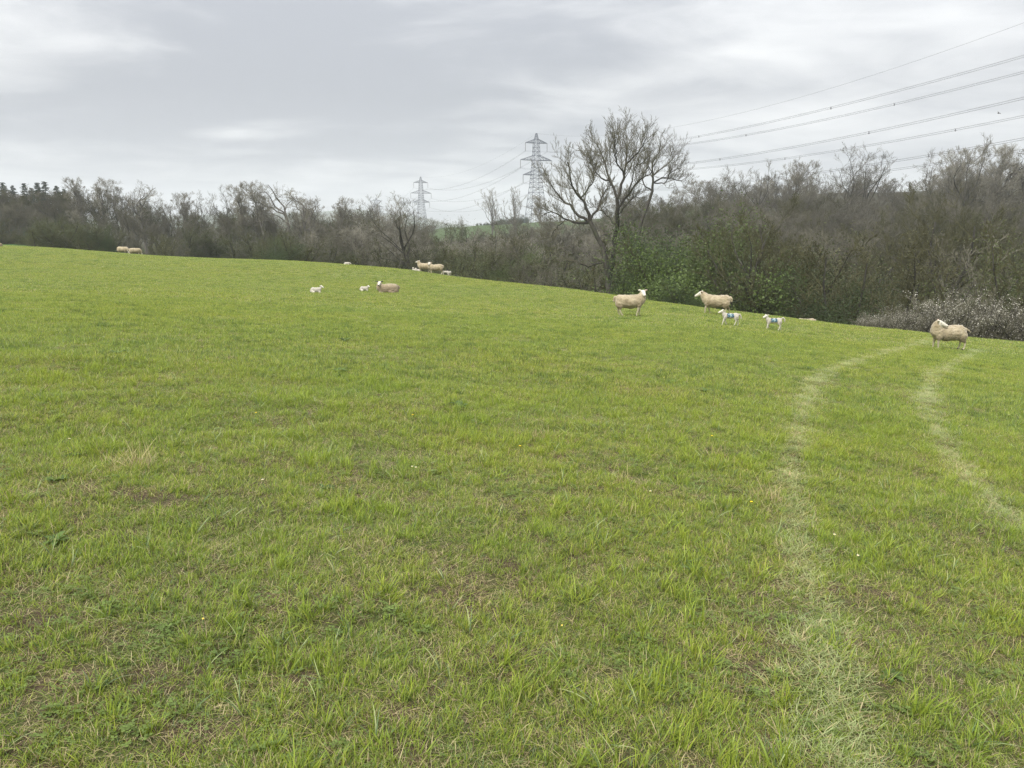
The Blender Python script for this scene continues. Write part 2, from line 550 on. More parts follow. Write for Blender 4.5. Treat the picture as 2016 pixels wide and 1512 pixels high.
def soil_mat():
    m, t, out = material('pasture_soil')
    pos = t.new('ShaderNodeNewGeometry').outputs['Position']
    n1 = t.noise(pos, 3.0, 6, 0.65); n2 = t.noise(pos, 35.0, 4, 0.7); n3 = t.noise(pos, 0.35, 3)
    soil = t.mix(n2, (0.040, 0.028, 0.019), (0.12, 0.088, 0.058))
    green = t.mix(n2, (0.030, 0.042, 0.012), (0.10, 0.125, 0.035))
    near = t.mix(t.ramp(n1, 0.40, 0.62), soil, green)
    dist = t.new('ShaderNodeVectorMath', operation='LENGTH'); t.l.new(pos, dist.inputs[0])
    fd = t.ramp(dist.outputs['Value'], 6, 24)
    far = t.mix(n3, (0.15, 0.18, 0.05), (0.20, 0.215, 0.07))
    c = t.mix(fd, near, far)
    bp = t.new('ShaderNodeBump', inp={'Strength': 0.8, 'Distance': 0.03}); t.l.new(n2, bp.inputs['Height'])
    b = t.new('ShaderNodeBsdfPrincipled', inp={'Base Color': c, 'Roughness': 0.95}); b.inputs['Specular IOR Level'].default_value = 0.1
    t.l.new(bp.outputs[0], b.inputs['Normal']); t.l.new(b.outputs[0], out.inputs[0])
    return m


def floor_mat():
    m, t, out = material('valley_floor')
    pos = t.new('ShaderNodeNewGeometry').outputs['Position']
    n1 = t.noise(pos, 0.08, 4, 0.6); n2 = t.noise(pos, 1.5, 5, 0.7)
    c = t.mix(n2, (0.025, 0.023, 0.014), (0.055, 0.050, 0.03))
    c = t.mix(t.ramp(n1, 0.45, 0.62), c, t.mix(n2, (0.022, 0.030, 0.012), (0.045, 0.055, 0.02)))
    sp = t.new('ShaderNodeSeparateXYZ'); t.l.new(pos, sp.inputs[0])
    # grassland at the left, where the pasture runs on past its brow
    fl = t.math('MULTIPLY', t.ramp(sp.outputs[0], -38, -44), t.ramp(sp.outputs[1], 122, 118))
    c = t.mix(fl, c, t.mix(n2, (0.05, 0.105, 0.035), (0.075, 0.14, 0.05)))
    b = t.new('ShaderNodeBsdfPrincipled', inp={'Base Color': c, 'Roughness': 1.0}); b.inputs['Specular IOR Level'].default_value = 0.0
    t.l.new(b.outputs[0], out.inputs[0])
    return m


def hill_mat():
    m, t, out = material('hill_fields')
    pos = t.new('ShaderNodeNewGeometry').outputs['Position']
    mp = t.new('ShaderNodeMapping'); t.l.new(pos, mp.inputs[0]); mp.inputs['Scale'].default_value = (0.004, 0.0035, 0)
    vo = t.new('ShaderNodeTexVoronoi', feature='F1'); t.l.new(mp.outputs[0], vo.inputs['Vector']); vo.inputs['Scale'].default_value = 1.0
    ve = t.new('ShaderNodeTexVoronoi', feature='DISTANCE_TO_EDGE'); t.l.new(mp.outputs[0], ve.inputs['Vector']); ve.inputs['Scale'].default_value = 1.0
    sc_ = t.new('ShaderNodeSeparateColor'); t.l.new(vo.outputs['Color'], sc_.inputs[0])
    n = t.noise(pos, 0.05, 4)
    g = t.mix(sc_.outputs[0], (0.060, 0.090, 0.045), (0.080, 0.100, 0.055))
    g = t.mix(t.ramp(sc_.outputs[1], 0.55, 0.6), g, (0.075, 0.085, 0.045))
    hedge = t.ramp(ve.outputs['Distance'], 0.045, 0.02)
    c = t.mix(hedge, g, (0.03, 0.036, 0.02))
    sp = t.new('ShaderNodeSeparateXYZ'); t.l.new(pos, sp.inputs[0])
    ridge = t.mix(n, (0.062, 0.092, 0.040), (0.075, 0.104, 0.047))
    brown = t.mix(n, (0.028, 0.028, 0.016), (0.055, 0.052, 0.032))
    open_ = t.math('MULTIPLY', t.ramp(sp.outputs[0], -48, -38), t.ramp(sp.outputs[0], 105, 75))
    c = t.mix(t.ramp(sp.outputs[1], 750, 650), c, t.mix(open_, brown, ridge))
    b = t.new('ShaderNodeBsdfDiffuse', inp={'Color': c}); t.l.new(b.outputs[0], out.inputs[0])
    return m


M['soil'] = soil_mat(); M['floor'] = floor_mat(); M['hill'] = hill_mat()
build_ground()

# ------------------------------------------------------------------ grass
PAL = {'bright': (0.362, 0.455, 0.058), 'mid': (0.258, 0.338, 0.060), 'dark': (0.105, 0.155, 0.030), 'blue': (0.20, 0.285, 0.125),
       'yellow': (0.44, 0.475, 0.080), 'straw': (0.66, 0.54, 0.31), 'brown': (0.22, 0.15, 0.085), 'pale': (0.46, 0.51, 0.235), 'clover': (0.165, 0.225, 0.052)}


def blades(g, rng, n, rad, h, wd, lean, curl, cols, nseg=3):
    """n blades rooted in a disc; cols = list of (palette name, weight)"""
    r = rad * np.sqrt(rng.random(n)); a = rng.random(n) * 2 * math.pi
    base = np.stack([r * np.cos(a), r * np.sin(a), np.full(n, -0.012)], 1)
    az = rng.random(n) * 2 * math.pi
    th = rng.uniform(*lean, n); cu_ = rng.uniform(*curl, n)
    hh = rng.uniform(*h, n); ww = rng.uniform(*wd, n)
    out = np.stack([np.cos(az), np.sin(az), np.zeros(n)], 1)
    tw = az + rng.normal(0, 0.7, n)
    side = np.stack([-np.sin(tw), np.cos(tw), np.zeros(n)], 1)
    P = base.copy(); V = []
    for i in range(nseg + 1):
        f = i / nseg
        wi = ww * (1 - f ** 1.8) * 0.5
        if i < nseg:
            V.append(P - side * wi[:, None]); V.append(P + side * wi[:, None])
        else: V.append(P.copy())
        ang = th + cu_ * f
        P = P + (out * np.sin(ang)[:, None] + np.array([0, 0, 1.]) * np.cos(ang)[:, None]) * (hh / nseg)[:, None]
        P[:, 2] = np.maximum(P[:, 2], 0.004 * (i + 1))
    V = np.stack(V, 1); k = V.shape[1]
    b = (np.arange(n) * k)[:, None]
    Q = np.concatenate([b + np.array([[2 * i, 2 * i + 1, 2 * i + 3, 2 * i + 2]]) for i in range(nseg - 1)]) if nseg > 1 else None
    T = b + np.array([[k - 3, k - 2, k - 1]])
    names = [c for c, _ in cols]; p = np.array([q for _, q in cols], float); p /= p.sum()
    ci = rng.choice(len(names), n, p=p)
    col = np.array([PAL[c] for c in names])[ci] * rng.uniform(0.8, 1.22, (n, 1))
    # blade colour gets darker towards the root
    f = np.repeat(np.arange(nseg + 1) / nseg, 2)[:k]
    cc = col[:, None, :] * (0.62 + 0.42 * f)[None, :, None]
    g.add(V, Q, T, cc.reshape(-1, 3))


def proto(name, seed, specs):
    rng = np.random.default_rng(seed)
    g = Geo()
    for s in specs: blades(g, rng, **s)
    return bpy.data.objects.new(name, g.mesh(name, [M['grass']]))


def leaf_proto(name, seed, n, rad, size, col, zmax=0.03):
    rng = np.random.default_rng(seed); g = Geo()
    r = rad * np.sqrt(rng.random(n)); a = rng.random(n) * 2 * math.pi
    c = np.stack([r * np.cos(a), r * np.sin(a), rng.uniform(0.005, zmax, n)], 1)
    for k in range(n):
        an = rng.random() * 6.28; s = size * rng.uniform(0.6, 1.3)
        for j in range(3):
            t = an + j * 2.094
            d = np.array([math.cos(t), math.sin(t), rng.uniform(-0.2, 0.35)]); e = np.array([-math.sin(t), math.cos(t), 0])
            V = [c[k], c[k] + d * s * 0.5 + e * s * 0.42, c[k] + d * s, c[k] + d * s * 0.5 - e * s * 0.42]
            g.add(V, [[0, 1, 2, 3]], None, np.array(PAL[col]) * rng.uniform(0.75, 1.3))
    return bpy.data.objects.new(name, g.mesh(name, [M['grass']]))


M['grass'] = leaf_mat('grass_blade', (1, 1, 1), 0.38, 0.35, posvar=(0.13, 0.9), rough=0.5)


def scatter(name, protos, X, Y, idx, scl, tilt, rng, label, cat, zoff=0.0):
    n = len(X)
    Z = H(X, Y) + zoff
    me = bpy.data.meshes.new(name)
    me.vertices.add(n)
    me.vertices.foreach_set('co', np.stack([X, Y, Z], 1).astype(np.float32).ravel())
    e = 0.15
    gx = (H(X + e, Y, False) - H(X - e, Y, False)) / (2 * e); gy = (H(X, Y + e, False) - H(X, Y - e, False)) / (2 * e)
    yaw = rng.random(n) * 2 * math.pi
    # XYZ euler: yaw first in local terms, so turn the slope into the yawed frame
    c, s = np.cos(yaw), np.sin(yaw)
    gl_x = gx * c + gy * s; gl_y = -gx * s + gy * c
    # euler order XYZ applies X, Y then Z
    rx = np.arctan(gl_y) + rng.normal(0, 1, n) * tilt; ry = -np.arctan(gl_x) + rng.normal(0, 1, n) * tilt
    rot = np.stack([rx, ry, yaw], 1).astype(np.float32)
    at = me.attributes.new('rot', 'FLOAT_VECTOR', 'POINT'); at.data.foreach_set('vector', rot.ravel())
    at = me.attributes.new('scl', 'FLOAT', 'POINT'); at.data.foreach_set('value', np.asarray(scl, np.float32))
    at = me.attributes.new('idx', 'INT', 'POINT'); at.data.foreach_set('value', np.asarray(idx, np.int32))
    col = bpy.data.collections.new(name + '_kinds')
    for i, p in enumerate(protos):
        p.name = f'{name}_kind_{i:02d}'
        col.objects.link(p)
    ng = bpy.data.node_groups.new(name + '_scatter', 'GeometryNodeTree')
    ng.interface.new_socket('Geometry', in_out='INPUT', socket_type='NodeSocketGeometry')
    ng.interface.new_socket('Geometry', in_out='OUTPUT', socket_type='NodeSocketGeometry')
    t = NT(ng)
    gi = t.new('NodeGroupInput'); go = t.new('NodeGroupOutput')
    ci = t.new('GeometryNodeCollectionInfo'); ci.inputs['Collection'].default_value = col
    ci.inputs['Separate Children'].default_value = True; ci.inputs['Reset Children'].default_value = True
    ip = t.new('GeometryNodeInstanceOnPoints')
    t.l.new(gi.outputs[0], ip.inputs['Points']); t.l.new(ci.outputs[0], ip.inputs['Instance'])
    ip.inputs['Pick Instance'].default_value = True
    for nm, dt, sock in (('rot', 'FLOAT_VECTOR', 'Rotation'), ('scl', 'FLOAT', 'Scale'), ('idx', 'INT', 'Instance Index')):
        na = t.new('GeometryNodeInputNamedAttribute', data_type=dt); na.inputs[0].default_value = nm
        o_ = [q for q in na.outputs if q.enabled and q.name == 'Attribute'][0]
        t.l.new(o_, ip.inputs[sock])
    t.l.new(ip.outputs[0], go.inputs[0])
    o = link(name, me, label=label, cat=cat, kind='stuff')
    md = o.modifiers.new('scatter', 'NODES'); md.node_group = ng
    return o


# wheel tracks pressed into the grass, read off the photograph and laid on the ground
TRACKS = [[(1835, 668), (1770, 688), (1700, 706), (1640, 728), (1600, 752), (1580, 800), (1572, 860), (1556, 920), (1556, 980), (1572, 1040),
           (1586, 1110), (1600, 1190), (1616, 1290), (1634, 1370), (1634, 1440), (1640, 1512)],
          [(1925, 690), (1880, 712), (1838, 740), (1822, 775), (1828, 810), (1846, 850), (1880, 905), (1925, 960), (1975, 1005), (2040, 1060), (2120, 1120)]]
tracks_xy = [np.array([on_ground(*p)[:2] for p in tr]) for tr in TRACKS]


def track_dist(X, Y):
    d = np.full(X.shape, 99.0)
    for tr in tracks_xy:
        for a, b in zip(tr[:-1], tr[1:]):
            ab = b - a; L2 = float(ab @ ab) + 1e-9
            t = np.clip(((X - a[0]) * ab[0] + (Y - a[1]) * ab[1]) / L2, 0, 1)
            d = np.minimum(d, np.hypot(X - a[0] - t * ab[0], Y - a[1] - t * ab[1]))
    return d


def jgrid(y0, y1, s, rng, over=5.0):
    Xs = []; Ys = []
    for y in np.arange(y0, y1, s):
        hw = 0.83 * y + 3.8
        x = np.arange(-hw, hw, s)
        Xs.append(x); Ys.append(np.full(len(x), y))
    X = np.concatenate(Xs); Y = np.concatenate(Ys)
    X = X + rng.uniform(-0.6, 0.6, len(X)) * s; Y = Y + rng.uniform(-0.6, 0.6, len(Y)) * s
    keep = Y < crest_dist(X, Y) + over
    return X[keep], Y[keep]


def build_grass():
    rng = np.random.default_rng(7)
    G1 = [('bright', 5), ('mid', 4), ('yellow', 2), ('blue', 1), ('straw', 0.4)]
    G2 = [('mid', 5), ('dark', 2.2), ('bright', 2), ('blue', 2), ('straw', 1.1), ('brown', 0.4)]
    G3 = [('bright', 3), ('mid', 3), ('yellow', 2), ('pale', 1.5), ('straw', 1.3), ('dark', 0.6), ('blue', 1)]
    # ---- near tufts
    near = []
    for i in range(4):   # upright fresh tufts
        near.append(proto('t', 10 + i, [dict(n=20, rad=0.022, h=(0.03, 0.095), wd=(0.0028, 0.0052), lean=(0.02, 0.75), curl=(0.0, 0.8), cols=G1),
                                        dict(n=10, rad=0.035, h=(0.025, 0.06), wd=(0.0025, 0.004), lean=(0.3, 1.0), curl=(0, 0.8), cols=G2)]))
    for i in range(4):   # short open tufts
        near.append(proto('t', 20 + i, [dict(n=18, rad=0.04, h=(0.02, 0.06), wd=(0.0024, 0.004), lean=(0.2, 1.1), curl=(0.1, 0.9), cols=G2)]))
    for i in range(3):   # long arching blades
        near.append(proto('t', 30 + i, [dict(n=8, rad=0.02, h=(0.09, 0.16), wd=(0.0035, 0.006), lean=(0.15, 0.7), curl=(0.5, 1.6), cols=[('blue', 3), ('mid', 3), ('bright', 2), ('pale', 1)], nseg=5),
                                        dict(n=8, rad=0.03, h=(0.05, 0.10), wd=(0.003, 0.005), lean=(0.1, 0.8), curl=(0, 0.8), cols=G1)]))
    for i in range(2):   # half withered
        near.append(proto('t', 40 + i, [dict(n=14, rad=0.03, h=(0.03, 0.10), wd=(0.002, 0.0035), lean=(0.3, 1.2), curl=(0, 0.6), cols=[('straw', 3), ('mid', 3), ('brown', 1), ('yellow', 1)])]))
    for i in range(3):   # vigorous clumps with broad fresh blades
        near.append(proto('t', 45 + i, [dict(n=34, rad=0.045, h=(0.07, 0.155), wd=(0.0036, 0.0070), lean=(0.02, 0.75), curl=(0.1, 1.0), cols=[('bright', 6), ('yellow', 2), ('mid', 2)], nseg=4),
                                        dict(n=12, rad=0.06, h=(0.05, 0.10), wd=(0.003, 0.005), lean=(0.5, 1.2), curl=(0.1, 0.9), cols=G2)]))
    X, Y = jgrid(1.2, 10, 0.040, rng)
    clump = 0.25 * vnoise(X * 1.6, Y * 1.6, 11) + 0.40 * vnoise(X * 6.0, Y * 6.0, 12) + 0.35 * vnoise(X * 13.0, Y * 13.0, 15)
    bare = 0.38 * vnoise(X * 1.1 + 5, Y * 1.1, 13) + 0.62 * vnoise(X * 5.0, Y * 5.0, 14)
    td = track_dist(X, Y)
    ontrack = rng.random(len(X)) < 0.95 * np.exp(-(td / 0.13) ** 2)
    left = 1 - sstep(X, -1.0, 3.0) * 0.5
    p = np.clip(2.2 * (clump - 0.16), 0.30, 0.9) * (1 - 0.70 * sstep(bare, 0.52, 0.72) * left)
    p = p * (0.78 + 0.22 * sstep(Y, 3, 9))
    p = np.where(ontrack, 0.12, p)
    k = rng.random(len(X)) < p
    X, Y, clump, ontrack = X[k], Y[k], clump[k], ontrack[k]
    rr = rng.random(len(X))
    idx = np.where(rr < 0.42 + 0.35 * sstep(clump, 0.45, 0.7), rng.integers(0, 4, len(X)),
                   np.where(rr < 0.86, rng.integers(4, 8, len(X)), np.where(rr < 0.93, rng.integers(8, 11, len(X)), rng.integers(11, 13, len(X)))))
    big = rng.random(len(X)) < 0.07 * sstep(vnoise(X * 2.6, Y * 2.6, 77), 0.35, 0.75)
    idx = np.where(big, rng.integers(13, 16, len(X)), idx)
    idx = np.where(ontrack, rng.integers(4, 8, len(X)), idx)
    scl = rng.uniform(0.6, 1.15, len(X)) * (0.75 + 0.5 * clump)
    scatter('grass', near, X, Y, idx, scl, 0.22, rng, 'short pasture grass growing in uneven tufts close to the viewer', 'grass')
    # ---- the short dense sward under the tufts
    sw = [proto('t', 140 + i, [dict(n=40, rad=0.05, h=(0.018, 0.060), wd=(0.0022, 0.0040), lean=(0.2, 1.45), curl=(-0.2, 0.7), cols=G2 + [('bright', 2), ('yellow', 1.5), ('straw', 0.8)], nseg=2)]) for i in range(5)]
    X, Y = jgrid(1.2, 10.5, 0.047, rng)
    bare = 0.38 * vnoise(X * 1.1 + 5, Y * 1.1, 13) + 0.62 * vnoise(X * 5.0, Y * 5.0, 14)
    k = rng.random(len(X)) < 0.92 - 0.72 * sstep(bare, 0.53, 0.72) * (1 - sstep(X, -1.0, 3.0) * 0.35) * (1 - 0.5 * sstep(Y, 5, 10))
    X, Y = X[k], Y[k]
    X, Y = (lambda q: (X[q], Y[q]))(rng.random(len(X)) > 0.85 * np.exp(-(track_dist(X, Y) / 0.12) ** 2))
    scatter('short_grass', sw, X, Y, rng.integers(0, 5, len(X)), rng.uniform(0.7, 1.2, len(X)), 0.12, rng, 'low matted grass covering the ground between the taller tufts', 'grass')
    # ---- matted dead blades and litter between the tufts
    lit = []
    for i in range(4):
        lit.append(proto('t', 50 + i, [dict(n=58, rad=0.09, h=(0.03, 0.11), wd=(0.0016, 0.0032), lean=(1.25, 1.62), curl=(-0.1, 0.25), cols=[('straw', 4), ('brown', 2.5), ('mid', 2.5), ('yellow', 1)], nseg=2)]))
    X, Y = jgrid(1.2, 14, 0.075, rng)
    patch = vnoise(X * 1.7, Y * 1.7, 21)
    k = rng.random(len(X)) < 0.60 + 0.4 * patch
    X, Y = X[k], Y[k]
    scatter('dead_grass', lit, X, Y, rng.integers(0, 4, len(X)), rng.uniform(0.7, 1.3, len(X)), 0.06, rng, 'straw coloured dead blades matted between the green tufts', 'dead grass')
    # ---- clover and small weeds
    wd = [leaf_proto('t', 60 + i, 26, 0.055, 0.0085, 'clover') for i in range(3)] + [leaf_proto('t', 70 + i, 18, 0.045, 0.011, 'clover', 0.03) for i in range(2)]
    X, Y = jgrid(1.2, 16, 0.085, rng)
    k = rng.random(len(X)) < 0.5 * sstep(vnoise(X * 1.1 + 9, Y * 1.1, 31) * 0.6 + vnoise(X * 4, Y * 4, 32) * 0.4, 0.42, 0.66)
    X, Y = X[k], Y[k]
    scatter('clover', wd, X, Y, rng.integers(0, 5, len(X)), rng.uniform(0.6, 1.3, len(X)), 0.1, rng, 'low dark clover and small weeds between the grass tufts', 'clover')
    # ---- trodden grass of the wheel tracks
    fl = [proto('t', 80 + i, [dict(n=34, rad=0.075, h=(0.035, 0.10), wd=(0.0028, 0.005), lean=(0.9, 1.55), curl=(-0.2, 0.4), cols=[('pale', 7), ('mid', 0.8), ('bright', 1), ('straw', 1.4)])]) for i in range(3)]
    X, Y = jgrid(1.2, 40, 0.05, rng)
    td = track_dist(X, Y)
    k = rng.random(len(X)) < (1.15 - 0.55 * sstep(Y, 9, 20)) * np.exp(-(td / (0.105 + 0.005 * Y)) ** 2) * (0.18 + 0.82 * sstep(0.3 * vnoise(X * 2.1 + Y, Y * 2.1 - X, 42) + 0.3 * vnoise(X * 0.8 - Y * 0.3, Y * 0.8, 43) + 0.4 * vnoise(X * 6.3 + Y * 2, Y * 6.3, 44), 0.28, 0.58))
    X, Y = X[k], Y[k]
    scatter('flattened_grass', fl, X, Y, rng.integers(0, 3, len(X)), rng.uniform(0.8, 1.3, len(X)) * (1 + 0.012 * np.maximum(Y - 8, 0)), 0.06, rng,
            'pale flattened grass along the two wheel tracks at the right', 'flattened grass')
    # ---- middle distance
    mid = []
    for i in range(6):
        mid.append(proto('t', 90 + i, [dict(n=50, rad=0.10, h=(0.04, 0.115), wd=(0.0045, 0.0075), lean=(0.1, 0.9), curl=(0, 0.9), cols=G3 if i < 4 else G1, nseg=2),
                                       dict(n=22, rad=0.12, h=(0.03, 0.08), wd=(0.004, 0.006), lean=(0.8, 1.5), curl=(0, 0.3), cols=G2 + [('straw', 2)], nseg=2)]))
    mid.append(proto('t', 97, [dict(n=45, rad=0.11, h=(0.03, 0.09), wd=(0.004, 0.006), lean=(0.4, 1.4), curl=(0, 0.6), cols=[('straw', 3), ('mid', 2), ('yellow', 2), ('brown', 1.5)], nseg=2)]))
    mid.append(proto('t', 98, [dict(n=60, rad=0.11, h=(0.05, 0.12), wd=(0.005, 0.008), lean=(0.1, 0.7), curl=(0, 0.9), cols=[('mid', 3), ('dark', 3), ('blue', 2)], nseg=2)]))
    X, Y = jgrid(9.3, 25, 0.10, rng)
    cl_ = 0.5 * vnoise(X * 0.9, Y * 0.9, 51) + 0.5 * vnoise(X * 3.2, Y * 3.2, 52)
    ontrack = rng.random(len(X)) < 0.95 * np.exp(-(track_dist(X, Y) / 0.21) ** 2)
    k = rng.random(len(X)) < np.where(ontrack, 0.08, 0.66 + 0.34 * sstep(cl_, 0.3, 0.55))
    k &= rng.random(len(X)) < sstep(Y, 8.9, 10.5) * 0.6 + 0.4
    X, Y, cl_ = X[k], Y[k], cl_[k]
    rr = rng.random(len(X))
    idx = np.where(rr < 0.84, rng.integers(0, 6, len(X)), np.where(cl_ < 0.45, 6, 7))
    scatter('grass_middle', mid, X, Y, idx, rng.uniform(0.6, 1.05, len(X)) * (0.7 + 0.5 * cl_), 0.1, rng, 'even green pasture grass in the middle of the field', 'grass')
    # ---- far part of the pasture up to its brow
    far = []
    for i in range(5):
        far.append(proto('t', 110 + i, [dict(n=110, rad=0.26, h=(0.04, 0.10), wd=(0.009, 0.015), lean=(0.1, 1.0), curl=(0, 0.9), cols=G3, nseg=2)]))
    far.append(proto('t', 117, [dict(n=110, rad=0.24, h=(0.04, 0.12), wd=(0.009, 0.015), lean=(0.1, 0.8), curl=(0, 0.9), cols=[('mid', 3), ('dark', 1.5), ('blue', 1)], nseg=2)]))
    far.append(proto('t', 118, [dict(n=80, rad=0.24, h=(0.03, 0.08), wd=(0.008, 0.012), lean=(0.3, 1.3), curl=(0, 0.6), cols=[('straw', 2), ('mid', 3), ('yellow', 2)], nseg=2)]))
    X, Y = jgrid(24.3, 50, 0.23, rng, 2.5)
    X2, Y2 = jgrid(50, 92, 0.34, rng, 2.5)
    X = np.concatenate([X, X2]); Y = np.concatenate([Y, Y2])
    cl_ = 0.5 * vnoise(X * 0.3, Y * 0.3, 61) + 0.5 * vnoise(X * 1.2, Y * 1.2, 62)
    ontrack = rng.random(len(X)) < 0.8 * (track_dist(X, Y) < 0.28)
    k = rng.random(len(X)) < np.where(ontrack, 0.12, 0.95)
    X, Y, cl_ = X[k], Y[k], cl_[k]
    rr = rng.random(len(X))
    idx = np.where(rr < 0.9, rng.integers(0, 5, len(X)), np.where(cl_ < 0.5, 5, 6))
    scl = rng.uniform(0.7, 1.1, len(X)) * (0.8 + 0.3 * cl_) * (1 + 0.25 * sstep(Y, 48, 55))
    scatter('grass_far', far, X, Y, idx, scl, 0.08, rng, 'far green grass of the pasture running up to its brow', 'grass')


build_grass()

# ------------------------------------------------------------------ trees
def grow(P0, D0, L, nseg, wander, trop, rng):
    N = len(P0); P = np.empty((N, nseg + 1, 3)); P[:, 0] = P0
    d = norm(D0); st = (L / nseg)[:, None]
    for i in range(nseg):
        d = norm(d + rng.normal(0, wander, (N, 3)) + np.array([0, 0, trop]))
        P[:, i + 1] = P[:, i] + d * st
    return P


def spawn(P, rad, L, m, tmin, tmax, ang, ratio, rng, r_ratio=0.6, up=0.25, tip=0.5):
    """m children on each polyline; returns start, direction, length, radius"""
    N, S, _ = P.shape
    t = (np.arange(m)[None] + rng.random((N, m))) / m
    t = tmin + (tmax - tmin) * t
    f = t * (S - 1); i = np.clip(f.astype(int), 0, S - 2); fr = (f - i)[..., None]
    ar = np.arange(N)[:, None]
    A, B = P[ar, i], P[ar, i + 1]
    st = A + (B - A) * fr
    T = norm(B - A)
    r = rad[ar, i] * (1 - fr[..., 0]) + rad[ar, i + 1] * fr[..., 0]
    rnd = rng.normal(size=T.shape); perp = norm(np.cross(T, rnd))
    a = rng.uniform(*ang, (N, m))[..., None] * (1 - 0.35 * t[..., None])
    D = norm(T * np.cos(a) + perp * np.sin(a) + np.array([0, 0, up]))
    Lc = L[:, None] * ratio * (1 - tip * t) * rng.uniform(0.65, 1.3, (N, m))
    return st.reshape(-1, 3), D.reshape(-1, 3), Lc.ravel(), (r * r_ratio).ravel()


def taper(r, S, end=0.35):
    f = np.linspace(0, 1, S)[None]
    return r[:, None] * (1 - (1 - end) * f)


def crown_from(g, P, rad, L, rng, levels, tw=0.0085, twn=5, twl=0.42, col=None):
    """spawn successive orders of branches from the given limbs and finish with twigs; returns twig tips"""
    for lv in levels:
        st, D, Lc, r = spawn(P, rad, L, lv['m'], lv.get('t0', 0.15), 1.0, lv.get('ang', (0.5, 1.1)), lv['ratio'], rng, lv.get('rr', 0.6), lv.get('up', 0.2), lv.get('tip', 0.45))
        ns = lv.get('nseg', 3)
        P = grow(st, D, Lc, ns, lv.get('wander', 0.22), lv.get('trop', 0.06), rng)
        r = np.maximum(r, lv.get('rmin', 0.008))
        rad = taper(r, ns + 1, lv.get('end', 0.4)); L = Lc
        g.tubes(P, rad, 3, col, cap=False)
    st, D, Lc, r = spawn(P, rad, L, twn, 0.1, 1.0, (0.3, 0.9), twl, rng, 0.7, 0.25, 0.2)
    tipc = None
    P1 = st + D * Lc[:, None]
    g.spikes(st, P1, tw, col)
    return P1


def fan(m=5, n=4, ratio=0.66, rr=0.58, ang=(0.35, 0.85), up=0.16, wander=0.2, trop=0.05, rmin=0.02):
    """successive forkings that fill a domed crown"""
    out = []
    for i in range(n):
        out.append(dict(m=m, ratio=ratio, rr=rr, ang=ang, up=up, wander=wander, trop=trop, t0=0.22 if i == 0 else 0.28, tip=0.22,
                        nseg=4 if i == 0 else (3 if i < 3 else 2), rmin=max(0.007, rmin * 0.62 ** i), end=0.4))
    return out


def bare_tree(name, seed, h=15.0, trunk_h=0.3, r0=0.30, nlimb=8, spread=0.9, levels=None, mats=('bark', 'twig'), twn=4, twl=0.62, tw=0.0075, wander=0.16, leaves=0, leafcol=None, leafsize=0.09, up=0.25, limb=0.40):
    rng = np.random.default_rng(seed)
    g = Geo(); c = Geo()
    tl = h * (trunk_h + 0.26)
    T = grow(np.zeros((1, 3)), np.array([[rng.normal(0, .08), rng.normal(0, .08), 1.]]), np.array([tl]), 9, 0.09, 0.10, rng)
    tr = taper(np.array([r0]), 10, 0.45); tr[:, 0] *= 1.35
    g.tubes(T, tr, 8, cap=False)
    st, D, L, r = spawn(T, tr, np.array([h]), nlimb, trunk_h / (trunk_h + 0.26), 1.0, (0.75 * spread, 1.15 * spread), limb, rng, 0.62, up, 0.10)
    # two or three leaders go on from the top of the trunk
    k = 3
    a = rng.random(k) * 6.283
    st = np.concatenate([st, np.repeat(T[:, -1], k, 0)]); D = np.concatenate([D, norm(np.stack([np.cos(a) * 0.35 * spread, np.sin(a) * 0.35 * spread, np.ones(k)], 1))])
    L = np.concatenate([L, np.full(k, h * limb * 0.95)]); r = np.concatenate([r, np.full(k, r0 * 0.42)])
    P = grow(st, D, L, 7, wander, 0.05, rng)
    rad = taper(r, 8, 0.25)
    g.tubes(P, rad, 5, cap=False)
    levels = levels or fan()
    tips = crown_from(c, P, rad, L * 0.62, rng, levels, tw, twn, twl)
    if leaves:
        pick = rng.integers(0, len(tips), leaves)
        cc = np.array(leafcol) * rng.uniform(0.7, 1.3, (leaves, 1))
        c2 = Geo(); c2.leaves(tips[pick] + rng.normal(0, 0.08, (leaves, 3)), rng, leafsize, cc)
    o = {'trunk': g.mesh(name + '_trunk', [M[mats[0]]], False), 'crown': c.mesh(name + '_crown', [M[mats[1]]])}
    if leaves: o['foliage'] = c2.mesh(name + '_foliage', [M['leaf']])
    top = max(np.percentile(tips[:, 2], 98.5), 1)
    return dict(parts=o, h=float(top))


